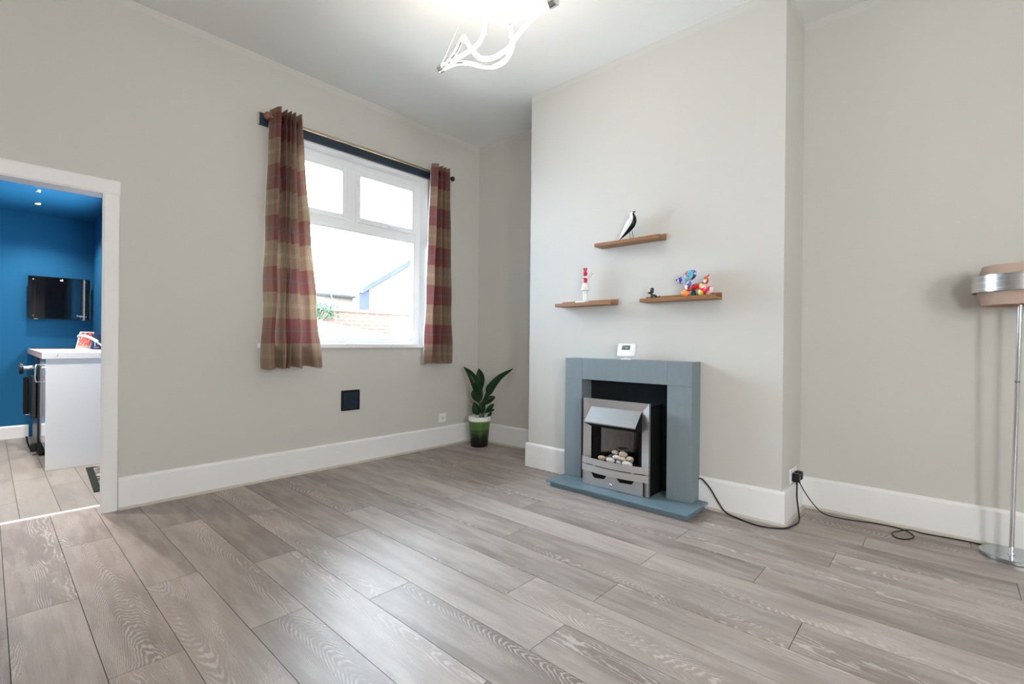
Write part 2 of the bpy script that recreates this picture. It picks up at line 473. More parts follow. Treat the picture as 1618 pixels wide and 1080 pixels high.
bm = new(); prism(bm, [(3.838, .0005), (3.842, .004), (3.858, .0055), (3.874, .004), (3.878, .0005)], 'x', DX0+.009, DX1-.009)
obj('threshold_strip', bm, M_white, d)

# ------------------------------------------------------------------ window in the back wall
w = bpy.data.objects.new('window_1', None); COL.objects.link(w); w.location = (2.11, YW+.12, WZ0); struct(w, 'white plastic framed window with two small top casements')
Y0, Y1 = YW+.12, YW+.185
def frame_rect(bm, x0, x1, z0, z1, t, y0, y1, bev=.004):
    """hollow rectangular frame, t = (left,right,bottom,top)"""
    box(bm, x0, x0+t[0], y0, y1, z0, z1, bev, 1); box(bm, x1-t[1], x1, y0, y1, z0, z1, bev, 1)
    box(bm, x0+t[0]-.002, x1-t[1]+.002, y0, y1, z0, z0+t[2], bev, 1); box(bm, x0+t[0]-.002, x1-t[1]+.002, y0, y1, z1-t[3], z1, bev, 1)
bm = new()
frame_rect(bm, WX0, WX1, 1.005, 2.578, (.062, .062, .04, .055), Y0, Y1)
box(bm, WX0+.06, WX1-.06, Y0, Y1, 1.985, 2.065, .004, 1)
box(bm, 2.069, 2.156, Y0, Y1, 2.063, 2.526, .004, 1)
obj('window_frame', bm, M_upvc, w)
for (x0, x1, hx) in [(WX0+.062, 2.069, 1.62), (2.156, WX1-.062, 2.50)]:
    bm = new(); frame_rect(bm, x0, x1, 2.065, 2.524, (.042, .042, .045, .055), Y0-.012, Y1-.02)
    c = obj('casement', bm, M_upvc, w)
    bm = new(); box(bm, x0+.02, x1-.02, Y0+.02, Y0+.024, 2.09, 2.50); obj('pane', bm, M_glass, c)
    bm = new(); box(bm, hx-.03, hx+.03, Y0-.024, Y0-.011, 2.078, 2.094, .003, 2); tube(bm, [(hx-.01, Y0-.024, 2.086), (hx-.01, Y0-.036, 2.086), (hx+.075, Y0-.040, 2.084)], .007, 8)
    obj('handle', bm, M_plastic, c, True)
bm = new(); box(bm, WX0+.05, WX1-.05, Y0+.03, Y0+.034, 1.03, 2.0); obj('pane', bm, M_glass, w)
bm = new(); frame_rect(bm, WX0+.06, WX1-.06, 1.043, 1.987, (.012, .012, .012, .012), Y0+.006, Y0+.03, .003); obj('glazing_bead', bm, M_upvc, w)
bm = new(); box(bm, WX0, WX1, YW-.001, Y0+.01, .975, 1.006); box(bm, 1.312, 2.925, YW-.026, YW+.0, .972, 1.008, .006, 3)
obj('window_sill', bm, M_sill, w)
bm = new()
box(bm, WX0, WX0+.004, YW+.001, Y0, 1.005, 2.58); box(bm, WX1-.004, WX1, YW+.001, Y0, 1.005, 2.58); box(bm, WX0, WX1, YW+.001, Y0, 2.574, 2.584)
obj('reveal_lining', bm, M_white, w)

# unseen side window left of and behind the camera, added for its light
w2 = bpy.data.objects.new('added_window_2', None); COL.objects.link(w2); w2.location = (XW, (LY0+LY1)/2, LZ0); struct(w2)
bm = new()
for (y0, y1, z0, z1) in [(LY0, LY0+.06, LZ0, LZ1), (LY1-.06, LY1, LZ0, LZ1), (LY0+.06, LY1-.06, LZ0, LZ0+.06), (LY0+.06, LY1-.06, LZ1-.06, LZ1), ((LY0+LY1)/2-.035, (LY0+LY1)/2+.035, LZ0+.06, LZ1-.06)]: box(bm, XW-.16, XW-.10, y0, y1, z0, z1)
obj('window_frame', bm, M_upvc, w2)
w4 = bpy.data.objects.new('added_window_4', None); COL.objects.link(w4); w4.location = ((FX0+FX1)/2, YS, FZ0); struct(w4)  # unseen window behind the camera, added to fill the room with light
bm = new()
for (x0, x1, z0, z1) in [(FX0, FX0+.06, FZ0, FZ1), (FX1-.06, FX1, FZ0, FZ1), (FX0+.06, FX1-.06, FZ0, FZ0+.06), (FX0+.06, FX1-.06, FZ1-.06, FZ1)]: box(bm, x0, x1, YS-.16, YS-.10, z0, z1)
obj('window_frame', bm, M_upvc, w4)
# frame of the unseen kitchen window, added to bring in daylight
w3 = bpy.data.objects.new('added_window_3', None); COL.objects.link(w3); w3.location = (.95, 5.65, 1.1); struct(w3)
bm = new()
for (y0, y1, z0, z1) in [(5.0, 5.05, 1.1, 2.1), (6.25, 6.3, 1.1, 2.1), (5.05, 6.25, 1.1, 1.15), (5.05, 6.25, 2.05, 2.1), (5.62, 5.68, 1.15, 2.05)]: box(bm, .91, .96, y0, y1, z0, z1)
obj('window_frame', bm, M_upvc, w3)

# ------------------------------------------------------------------ curtain board, pole, curtains
t = thing('curtain_board', 'long navy painted board fixed above the window behind the curtain pole', 'board', (2.1, YW, 2.585))
bm = new(); box(bm, 1.312, 2.90, YW-.022, YW, 2.588, 2.674, .001, 1); obj('board', bm, M_navy, t)
bm = new(); box(bm, 1.306, 1.312, YW-.022, YW, 2.588, 2.674); lab(obj('end_cap', bm, M_navywhite, t), 'unpainted pale end of the board')
YR, ZR = YW-.112, 2.622
t = thing('curtain_pole', 'thin brass curtain pole with ball finials spanning the window', 'curtain pole', (2.2, YR, ZR))
bm = new(); tube(bm, [(1.35, YR, ZR), (3.035, YR, ZR+.0)], .0085, 14); obj('rod', bm, M_brass, t, True)
bm = new(); ellipsoid(bm, (1.337, YR, ZR+.002), (.026, .028, .028)); lab(obj('finial', bm, M_woodball, t, True), 'brown wooden ball finial')
bm = new(); ellipsoid(bm, (3.055, YR, ZR), (.022, .024, .024)); lathe(bm, [(.0, -.03), (.012, -.03), (.013, -.018), (.010, -.010), (.012, 0), (0, .0)], (3.038, YR, ZR), 16, rot=Matrix.Rotation(PI/2, 3, 'Y')); lab(obj('finial', bm, M_darkball, t, True), 'black ball finial')
for x in (1.40, 2.88):
    bm = new(); box(bm, x-.008, x+.008, YR, YW-.0225, ZR-.010, ZR-.002, .002, 1); lathe(bm, [(.0085, -.006), (.013, -.006), (.013, .006), (.0085, .006)], (x, YR, ZR), 16, True, rot=Matrix.Rotation(PI/2, 3, 'Y')); obj('bracket', bm, M_black, t)

def interp(keys, s):
    for (a, va), (b, vb) in zip(keys[:-1], keys[1:]):
        if s <= b:
            q = (s-a)/(b-a) if b > a else 0; q = .5-.5*math.cos(PI*max(0, min(1, q))); return va+(vb-va)*q
    return keys[-1][1]
def curtain(label, xt, xb, zt, zb, top, bot, amp, seed, uoff, lean=0):
    """top / bot: lists of fold positions alternating valley, crest, valley ... with depth"""
    rnd = random.Random(seed)
    t = thing('curtain', label, 'curtain', ((xt[0]+xt[1])/2, YR, zb), 'plaid curtains at the window')
    NU, NV = 200, 70
    keys_at = lambda q: [(a[0]+(b[0]-a[0])*q, a[1]+(b[1]-a[1])*q) for a, b in zip(top, bot)]
    def P(i, j, off=0):
        q = j/NV; s = i/NU
        k = keys_at(q**.8)
        e = lambda g: sum(0 for _ in ())
        x0 = xt[0]+(xb[0]-xt[0])*(q**lean if lean else q); x1 = xt[1]+(xb[1]-xt[1])*(q**1.15)
        x = x0+(x1-x0)*s
        dp = interp(k, s); dp = math.copysign(abs(dp)**.62, dp)
        dp += .10*math.sin(9*s+5*q+seed)*q
        y = YR-amp*dp*(1-.12*q)+off+.008*q
        z = zt+(zb-zt)*q
        z += .008*math.sin(22*s+seed)*(q > .97)
        x += .006*math.sin(7*q*PI+s*9+seed)*q
        return Vector((x, y, z))
    for part, off, mat in (('fabric', 0, M_plaid), ('lining', .006, M_lining)):
        bm = new(); uvl = bm.loops.layers.uv.new('UVMap')
        V = [[bm.verts.new(P(i, j, off)) for i in range(NU+1)] for j in range(NV+1)]
        L = [0]
        for i in range(NU): L.append(L[-1]+(P(i+1, NV//2)-P(i, NV//2)).length)
        for j in range(NV):
            for i in range(NU):
                f = bm.faces.new((V[j][i], V[j+1][i], V[j+1][i+1], V[j][i+1]))
                for lp, (a, b) in zip(f.loops, ((i, j), (i, j+1), (i+1, j+1), (i+1, j))):
                    lp[uvl].uv = (L[a]+uoff, (zt-zb)*(1-b/NV))
        obj(part, bm, mat, t, True)
    # eyelets where the rod threads the cloth (the valleys-to-crest crossings at the heading)
    kk = keys_at(0)
    for (a, va), (b, vb) in zip(kk[:-1], kk[1:]):
        if va*vb < 0:
            s = (a+b)/2; p = P(int(s*NU), 2); bm = new()
            lathe(bm, [(.019, -.004), (.027, -.003), (.027, .003), (.019, .004)], (p.x, YR, ZR), 20, True, rot=Matrix.Rotation(PI/2, 3, 'Y'))
            obj('eyelet', bm, M_darkball, t, True)
    return t
topL = [(0, -.3), (.19, 1), (.35, -1), (.42, .8), (.50, -1), (.57, .8), (.64, -.9), (.71, .9), (.80, -1), (.92, .9), (1, .3)]
botL = [(0, -.2), (.12, 1), (.255, -1), (.34, .7), (.395, -.5), (.435, .5), (.475, -.5), (.58, 1), (.76, -1.1), (.92, .7), (1, .5)]
curtain('plaid curtain at the left end of the window, red and tan, flaring at its hem', (1.362, 1.565), (1.312, 1.738), 2.690, .829, topL, botL, .076, 3, .02, .9)
topR = [(0, .2), (.25, 1), (.45, -1), (.55, .7), (.65, -.8), (.75, .7), (.85, -.8), (.93, .8), (1, .2)]
botR = [(0, .4), (.20, 1), (.40, -1), (.53, .8), (.63, -.7), (.72, .7), (.82, -.8), (.92, .8), (1, .2)]
curtain('plaid curtain at the right end of the window, towards the plant corner, hanging straight', (2.775, 2.985), (2.70, 3.065), 2.690, .829, topR, botR, .070, 11, .16, .8)

# ------------------------------------------------------------------ vent and blank socket on the back wall
t = thing('wall_vent', 'square black louvred vent low on the window wall', 'vent', (2.052, YW, .452))
bm = new(); frame_rect(bm, 1.970, 2.135, .452, .620, (.016,)*4, YW-.014, YW, .003); obj('frame', bm, M_black, t)
bm = new(); box(bm, 1.984, 2.121, YW-.003, YW-.001, .466, .606)
for k in range(9):
    z = .472+k*.0147; prism(bm, [(YW-.003, z+.012), (YW-.013, z+.002), (YW-.013, z), (YW-.003, z+.009)], 'x', 1.985, 2.120)
obj('louvre', bm, M_navy, t)
t = thing('wall_socket', 'small white wall plate low on the window wall beside the plant', 'socket', (3.043, YW, .238))
bm = new(); box(bm, 3.0, 3.086, YW-.009, YW, .236, .322, .003, 2); obj('plate', bm, M_plastic, t)
bm = new(); box(bm, 3.028, 3.058, YW-.012, YW-.009, .264, .294, .001, 1); obj('insert', bm, plain('ivory_plastic', (.62, .60, .52, 1), .4), t)

# ------------------------------------------------------------------ fireplace
ZH = .046
t = thing('hearth', 'low blue-grey painted hearth slab on the floor under the fire surround', 'hearth', (2.88, 1.61, 0))
bm = new()
prism(bm, [(2.748, .0005), (2.748, .024), (2.744, .028), (2.736, .031), (XC-.024, .031), (XC-.024, .0005)], 'y', 1.112, 2.112); obj('plinth', bm, M_hearth, t)
bm = new()
box(bm, 2.722, XC-.022, 1.094, 2.13, .031, ZH, .004, 2); obj('slab', bm, M_hearth, t)
t = thing('fire_surround', 'blue-grey painted square fire surround against the chimney breast', 'fire surround', (2.99, 1.64, ZH))
XS0, XS1 = 2.928, XC-.003
def sbox(name, y0, y1, z0, z1, bev=.0025):
    bm = new(); box(bm, XS0, XS1, y0, y1, z0, z1, bev, 2); return obj(name, bm, M_surr, t)
sbox('leg', 1.157, 1.318, ZH+.0005, .766); sbox('leg', 1.968, 2.118, ZH+.0005, .766)
sbox('corner_block', 1.157, 1.318, .766, .920); sbox('corner_block', 1.968, 2.118, .766, .920)
sbox('lintel', 1.318, 1.968, .768, .920)
bm = new(); box(bm, XC-.010, XC-.004, 1.318, 1.968, ZH+.001, .768); lab(obj('back_panel', bm, M_teal, t), 'dark teal back panel')

XI = 2.842
t = thing('electric_fire', 'brushed steel inset fire with canopy and pebble bed standing in the fire surround', 'fireplace', (2.9, 1.645, ZH))
IY0, IY1, IZ1 = 1.397, 1.895, .645
fy0, fy1, fz = 1.453, 1.838, .588
def miter(name, poly, dx, mat):
    """poly: 4 (y,z) points, first two on the outer edge, last two on the inner edge set back"""
    bm = new()
    fr = [bm.verts.new((XI if k < 2 else XI+.014, y, z)) for k, (y, z) in enumerate(poly)]
    bk = [bm.verts.new((XI+.022, y, z)) for (y, z) in poly]
    bm.faces.new(fr); bm.faces.new(bk[::-1])
    for i in range(4): bm.faces.new((fr[i], bk[i], bk[(i+1) % 4], fr[(i+1) % 4]))
    return obj(name, bm, mat, t)
miter('frame_top', [(IY1, IZ1), (IY0, IZ1), (fy0, fz), (fy1, fz)], 0, M_steel)
miter('frame_side', [(IY0, IZ1), (IY0, ZH+.001), (fy0, ZH+.001), (fy0, fz)], 0, M_steelv)
miter('frame_side', [(IY1, ZH+.001), (IY1, IZ1), (fy1, fz), (fy1, ZH+.001)], 0, M_steelv)
bm = new()   # black casing behind the frame
box(bm, XI+.022, XS1-.012, IY0+.006, IY0+.012, ZH+.001, .625); box(bm, XI+.022, XS1-.012, IY1-.012, IY1-.006, ZH+.001, .625)
box(bm, XI+.022, XS1-.012, IY0+.006, IY1-.006, .619, .625); box(bm, XS1-.016, XS1-.012, IY0+.006, IY1-.006, ZH+.001, .625)
box(bm, XI+.022, XS1-.012, IY0+.006, IY1-.006, ZH+.001, ZH+.006)
box(bm, XI+.022, XI+.03, IY0+.012, IY1-.012, .46, .619)
box(bm, XI+.03, XI+.075, 1.455, 1.482, .21, .47); box(bm, XI+.03, XI+.075, 1.80, 1.836, .21, .47)
obj('casing', bm, M_matblack, t)
bm = new()   # curved polished reflector
N = 20; pa = []; pb = []
for i in range(N+1):
    a = i/N; y = 1.482+(1.80-1.482)*a; x = XI+.085+.055*math.sin(PI*a)
    pa.append(bm.verts.new((x, y, .215))); pb.append(bm.verts.new((x, y, .47)))
for i in range(N): bm.faces.new((pa[i], pa[i+1], pb[i+1], pb[i]))
bmesh.ops.solidify(bm, geom=bm.faces[:], thickness=.002)
obj('reflector', bm, M_mirror, t, True)
bm = new()   # canopy
prism(bm, [(XI+.012, .592), (2.765, .494), (2.765, .487), (2.769, .487), (2.772, .492), (XI+.012, .584)], 'y', fy0+.001, fy1-.001)
obj('canopy', bm, M_steelhood, t)
bm = new()
for y in (fy0+.001, fy1-.004): prism(bm, [(XI+.014, .588), (2.767, .490), (XI+.014, .452)], 'y', y, y+.003)
prism(bm, [(2.770, .4895), (XI+.014, .454), (XI+.014, .452), (2.768, .4865)], 'y', fy0+.004, fy1-.004)
obj('canopy_underside', bm, M_matblack, t)
def rail(name, z0, z1):
    bm = new(); N = 24; f = []; yA, yB = IY0-.003, IY1+.003
    for i in range(N+1):
        a = i/N; y = yA+(yB-yA)*a; x = XI-.006-.036*math.sin(PI*a)
        f.append(((x, y), (x+.004, y)))
    poly = [p[0] for p in f]+[p[1] for p in f[::-1]]
    prism(bm, poly, 'z', z0, z1); return obj(name, bm, M_steel, t, True)
rail('curved_rail', .194, .238); rail('curved_rail', .142, .188)
for y in (1.50, 1.79):
    a = (y-IY0)/(IY1-IY0); x = XI-.036*math.sin(PI*a)
    bm = new(); box(bm, x, x+.008, y-.008, y+.008, .15, .23); obj('rail_tie', bm, M_steel, t)
bm = new()   # ash pan front with two trapezoid finger slots cut out of its top edge
top = [(1.432, .142), (1.487, .142), (1.512, .112), (1.598, .107), (1.63, .142), (1.69, .142), (1.716, .106), (1.797, .101), (1.825, .142), (1.866, .142)]
prism(bm, [(1.866, ZH+.002), (1.432, ZH+.002)]+top, 'x', XI-.010, XI-.006); obj('ash_pan', bm, M_steel, t)
bm = new(); box(bm, XI-.004, XI+.02, fy0-.02, fy1+.03, ZH+.002, .20); obj('ash_pan_recess', bm, M_matblack, t)
bm = new(); tube(bm, [(XI-.010, 1.655, .083), (XI-.022, 1.655, .083)], .005, 10); ellipsoid(bm, (XI-.026, 1.655, .083), (.008, .011, .011)); obj('knob', bm, M_chrome, t, True)
bm = new(); box(bm, XI-.012, XI+.09, 1.47, 1.83, .214, .222); obj('pebble_tray', bm, M_matblack, t)

def stone(name, a, b, sc=9):
    m = NT(name); nz = m.noise(m.obj(), sc*7, 4, .6); n2 = m.noise(m.obj(), sc*30, 3)
    c = m.mix(m.mapr(nz, .35, .65), a, b); c = m.mix(m.mapr(n2, .6, .75, 0, .5), c, tuple(x*.5 for x in a[:3])+(1,))
    m.set(c, .6, 0, .4); return m.m
S_white = stone('pale_pebble', (.45, .42, .38, 1), (.62, .60, .56, 1)); S_tan = stone('tan_pebble', (.30, .18, .085, 1), (.52, .40, .26, 1))
S_buff = stone('buff_pebble', (.36, .27, .18, 1), (.58, .50, .40, 1)); S_dark = stone('dark_pebble', (.05, .05, .05, 1), (.20, .18, .16, 1)); S_grey = stone('grey_pebble', (.20, .19, .18, 1), (.50, .47, .44, 1))
peb = [((2.862, 1.752, .2395), .030, .0175, S_tan, 'tan oval pebble at the left end of the fire pebble bed'),
       ((2.868, 1.712, .2395), .018, .0175, S_dark, 'dark speckled pebble between the tan oval and the large white one'),
       ((2.895, 1.668, .2860), .026, .0150, S_buff, 'mottled brown pebble at the top left of the fire pebbles'),
       ((2.885, 1.602, .2850), .031, .0200, S_buff, 'largest buff pebble at the top of the fire pebble bed'),
       ((2.873, 1.642, .2615), .034, .0150, S_white, 'flat cream pebble in the middle of the fire pebble heap'),
       ((2.846, 1.676, .2410), .033, .0190, S_white, 'white round pebble at the front left of the fire pebbles'),
       ((2.862, 1.590, .2590), .028, .0140, S_buff, 'flat buff pebble under the largest one on the fire bed'),
       ((2.872, 1.545, .2660), .025, .0185, S_buff, 'round buff pebble high at the right of the fire bed'),
       ((2.845, 1.611, .2360), .022, .0140, S_grey, 'speckled grey pebble at the front middle of the fire bed'),
       ((2.838, 1.547, .2390), .037, .0170, S_white, 'long white pebble at the front right of the fire bed'),
       ((2.905, 1.700, .2450), .026, .0230, S_dark, 'dark pebble at the back left of the fire bed'),
       ((2.900, 1.635, .2400), .030, .0180, S_grey, None), ((2.905, 1.570, .2420), .028, .0200, S_grey, None)]
for i, (c, ry, rz, m_, l_) in enumerate(peb):
    bm = new(); ellipsoid(bm, c, (rz*1.05, ry, rz), None, 18, 12)
    for v in bm.verts: v.co += (v.co-Vector(c))*.16*mnoise.noise(v.co*22+Vector((i*3.1, 0, 0)))
    zmin = min(v.co.z for v in bm.verts)
    o = obj('pebble', bm, m_, None, True)
    if l_: tag(o, l_, 'pebble', 'pebbles in the electric fire')
    else: tag(o, 'grey filler pebble buried under the top stones of the fire bed', 'pebble', 'pebbles buried in the fire bed')

# thermostat on top of the surround
t = thing('thermostat', 'white room thermostat tilted back on its stand on the fire surround', 'thermostat', (2.985, 1.635, .9205))
R = Matrix.Rotation(math.radians(14), 3, 'Y')
bm = new(); rbox(bm, (2.982, 1.635, .984), (.026, .138, .092), R, .010, 4); obj('body', bm, M_plastic, t, True)
bm = new(); rbox(bm, Vector((2.982, 1.635, .984))+R @ Vector((-.0135, .003, .016)), (.003, .062, .032), R, .001, 1); lab(obj('screen', bm, plain('lcd', (.10, .145, .125, 1), .25, 0, .5, .1, 60), t), 'grey-green display')
bm = new(); rbox(bm, Vector((2.982, 1.635, .984))+R @ Vector((-.0142, .021, .021)), (.002, .016, .004), R); rbox(bm, Vector((2.982, 1.635, .984))+R @ Vector((-.0155, -.004, .014)), (.001, .022, .010), R); obj('display_mark', bm, plain('lcd_mark', (.26, .31, .28, 1), .3), t)
bm = new(); box(bm, 2.955, 3.022, 1.598, 1.672, .9205, .927, .002, 2); rbox(bm, (2.995, 1.635, .945), (.012, .055, .04), Matrix.Rotation(math.radians(-20), 3, 'Y'), .002, 2); obj('stand', bm, M_plastic, t)

# ------------------------------------------------------------------ picture-ledge shelves and ornaments
def ledge(label, y0, y1, z):
    t = thing('wall_shelf', label, 'shelf', (XC, (y0+y1)/2, z), 'wooden picture ledges on the chimney breast')
    bm = new(); box(bm, 2.968, XC-.012, y0, y1, z, z+.013, .001, 1); obj('base', bm, M_shelf, t)
    bm = new(); box(bm, 2.956, 2.968, y0, y1, z, z+.024, .0012, 1); obj('front_lip', bm, M_shelf, t)
    bm = new(); box(bm, XC-.012, XC, y0, y1, z, z+.043, .0012, 1); obj('back_plate', bm, M_shelf, t)
    return t
ledge('highest wooden ledge shelf holding the black and white bird', 1.395, 1.892, 1.727)
ledge('lower left wooden ledge shelf holding the red and white figurine', 1.753, 2.243, 1.308)
ledge('lower right wooden ledge shelf holding the two dog ornaments', 1.030, 1.533, 1.310)

# bird
def bird():
    XB = 3.005; ZB = 1.740
    U = lambda u, v: (1.714-(u/12.45+930-980)*.00481+.004, 1.759+(60-v/12.45)*.0043)
    t = thing('bird_ornament', 'black and white bird ornament on the highest wall shelf', 'ornament', (XB, 1.64, ZB))
    sp = [(602, 748, 6), (640, 715, 20), (690, 660, 40), (750, 590, 66), (805, 520, 88), (850, 455, 100), (882, 395, 92), (893, 340, 70), (888, 290, 48), (880, 255, 40), (878, 228, 40), (880, 208, 28), (882, 197, 8)]
    pts = catmull([(0, *U(a, b)) for a, b, r in sp], 5); rr = []
    rad = [r/12.45*.0045 for *_, r in sp]
    for i in range(len(sp)-1):
        for k in range(5): rr.append(rad[i]+(rad[i+1]-rad[i])*k/5)
    rr.append(rad[-1])
    bm = new(); n = 28; rings = []
    for i, p in enumerate(pts):
        tn = (pts[min(i+1, len(pts)-1)]-pts[max(i-1, 0)]).normalized()
        side = Vector((1, 0, 0)); up = side.cross(tn).normalized()      # up: perpendicular in the YZ plane
        rings.append([bm.verts.new(Vector((XB, p.y, p.z))+side*math.cos(2*PI*k/n)*rr[i]*.72+up*math.sin(2*PI*k/n)*rr[i]) for k in range(n)])
    d0 = Vector((0, -1, -.35))
    for i in range(len(rings)-1):
        for k in range(n):
            f = bm.faces.new((rings[i][k], rings[i][(k+1) % n], rings[i+1][(k+1) % n], rings[i+1][k]))
            tn = (pts[min(i+2, len(pts)-1)]-pts[max(i-1, 0)]).normalized(); up = Vector((1, 0, 0)).cross(tn).normalized()
            s = math.sin(2*PI*(k+.5)/n); frac = i/len(rings)
            lim = .50 if frac > .25 else .35
            belly = s*(1 if up.dot(d0) > 0 else -1)
            f.material_index = 1 if (belly > lim and frac < .74) else 0
    bm.faces.new(rings[0][::-1]); bm.faces.new(rings[-1])
    m = NT('white_wood_speckled'); mk = m.mapr(m.noise(m.obj(), 160, 2), .66, .70)
    m.set(m.mix(m.math('MULTIPLY', mk, .5), (.74, .74, .77, 1), (.25, .25, .27, 1)), .4)
    b = obj('body', bm, [m.m, M_black], t, True)
    hy, hz = U(905, 228)
    bm = new(); tube(bm, [(XB, hy+.006, hz), (XB, hy-.004, hz+.001), (XB, U(955, 212)[0], U(955, 212)[1])], [.0085, .006, .0008], 12); lab(obj('beak', bm, M_black, t, True), 'black beak')
    ey, ez = U(868, 217)
    bm = new(); ellipsoid(bm, (XB-.0115, ey, ez), (.002, .003, .003), None, 10, 8); obj('eye', bm, M_black, t, True)
    for a, b_, dx in (((838, 605), (862, 690), -.006), ((872, 600), (905, 690), .008)):
        p, q = U(*a), U(*b_); bm = new()
        foot = Vector((XB+dx, q[0]-.004, ZB+.0012))
        tube(bm, [(XB+dx, p[0], p[1]+.008), (XB+dx, q[0], ZB+.003)], .0020, 8)
        for s in (-.5, 0, .5): tube(bm, [Vector((XB+dx, q[0], ZB+.003)), Vector((XB+dx+s*.018, q[0]-.014, ZB+.0018))], .0016, 6)
        lab(obj('leg', bm, M_black, t), 'black wire leg')
bird()

# standing figurine
def figurine():
    XF, YF, ZF = 3.004, 1.998, 1.3215
    t = thing('figurine', 'small white figurine with red head and bodice on the lower left shelf', 'figurine', (XF, YF, ZF))
    Wm = plain('white_resin', (.80, .80, .80, 1), .35); Rm = plain('red_resin', (.52, .006, .035, 1), .3, 0, .5, .15, 60)
    bm = new(); box(bm, XF-.030, XF+.024, 1.978, 2.066, ZF, ZF+.024, .002, 2); obj('base', bm, Wm, t)
    for y in (YF+.008, YF-.012):
        bm = new(); tube(bm, catmull([(XF, y, ZF+.022), (XF, y, ZF+.05), (XF, y+.001, ZF+.085), (XF, y, ZF+.125)], 4), [.006]*3+[.0065]*3+[.0075]*3+[.009]*4, 12)
        ellipsoid(bm, (XF-.008, y, ZF+.028), (.015, .006, .005), None, 12, 8); obj('leg', bm, Wm, t, True)
    bm = new(); lathe(bm, [(0, .102), (.030, .102), (.032, .106), (.026, .128), (.019, .150), (.016, .158), (0, .158)], (XF, YF-.002, ZF), 24); obj('skirt', bm, Wm, t, True)
    bm = new(); lathe(bm, [(0, .156), (.015, .157), (.014, .172), (.018, .188), (.019, .195), (.010, .198), (0, .198)], (XF, YF, ZF), 24); lab(obj('bodice', bm, Rm, t, True), 'red bodice')
    bm = new(); lathe(bm, [(0, .195), (.017, .195), (.012, .202), (.008, .210), (0, .212)], (XF, YF, ZF), 20); obj('collar', bm, Wm, t, True)
    bm = new(); ellipsoid(bm, (XF, YF, ZF+.226), (.0165, .0165, .020))
    ellipsoid(bm, (XF-.015, YF, ZF+.224), (.004, .003, .004), None, 8, 6)
    lab(obj('head', bm, Rm, t, True), 'red head')
    for s in (-1, 1):
        bm = new(); tube(bm, catmull([(XF, YF+.004*s, ZF+.240), (XF, YF+.007*s, ZF+.252), (XF, YF+.011*s, ZF+.270)], 4), [.006, .006, .006, .007, .007, .008, .008, .008, .007], 10); lab(obj('hair_bunch', bm, Rm, t, True), 'red upright tuft')
    pts = catmull([(XF, YF-.012, ZF+.190), (XF+.004, YF-.030, ZF+.196), (XF+.004, YF-.045, ZF+.212), (XF+.004, YF-.060, ZF+.222)], 5)
    bm = new(); tube(bm, pts, [.007-.003*i/(len(pts)-1) for i in range(len(pts))], 10); ellipsoid(bm, (XF+.004, YF-.064, ZF+.224), (.005, .007, .005), None, 10, 8); obj('arm', bm, Wm, t, True)
    pts = catmull([(XF, YF-.012, ZF+.192), (XF-.006, YF-.026, ZF+.212), (XF-.006, YF-.044, ZF+.232)], 5)
    bm = new(); tube(bm, pts, [.006-.0025*i/(len(pts)-1) for i in range(len(pts))], 10); ellipsoid(bm, (XF-.006, YF-.047, ZF+.235), (.005, .006, .006), None, 10, 8); obj('arm', bm, Wm, t, True)
figurine()

# balloon-style dog ornaments
def pop(name, cols, scale=38):
    m = NT(name); v = m.n('ShaderNodeTexVoronoi'); v.inputs['Scale'].default_value = scale; m.l(m.obj(), v.inputs['Vector'])
    wv = m.noise(m.obj(), scale*1.2, 2)
    h = m.math('FRACT', m.math('MULTIPLY', m.math('ADD', m.sep(v.outputs['Color'])[0], m.math('MULTIPLY', wv, .25)), 1.0))
    n = len(cols); c = m.ramp(h, [(i/n, k) for i, k in enumerate(cols)], 'CONSTANT')
    m.set(c, .12, 0, .6); return m.m
P_blue = pop('glossy_blue_swirl', [(.06, .12, .50, 1), (.45, .52, .80, 1), (.03, .04, .25, 1), (.18, .27, .65, 1), (.60, .62, .80, 1), (.08, .14, .50, 1)])
P_aqua = pop('glossy_aqua_swirl', [(.10, .50, .62, 1), (.30, .68, .75, 1), (.05, .25, .55, 1), (.12, .48, .60, 1), (.55, .03, .05, 1), (.20, .60, .66, 1)], 26)
P_red = pop('glossy_red_swirl', [(.62, .03, .02, 1), (.75, .14, .03, 1), (.80, .72, .65, 1), (.55, .015, .02, 1), (.80, .25, .05, 1), (.10, .02, .03, 1)])
P_orange = pop('glossy_orange_swirl', [(.78, .16, .03, 1), (.70, .05, .02, 1), (.85, .30, .06, 1), (.80, .65, .5, 1)], 30)
P_multi = pop('glossy_pink_swirl', [(.70, .04, .03, 1), (.75, .60, .62, 1), (.25, .08, .35, 1), (.80, .75, .72, 1), (.65, .60, .06, 1), (.70, .03, .06, 1)], 36)
P_green = plain('glossy_dark_green', (.01, .09, .085, 1), .15, 0, .6, .3, 60)
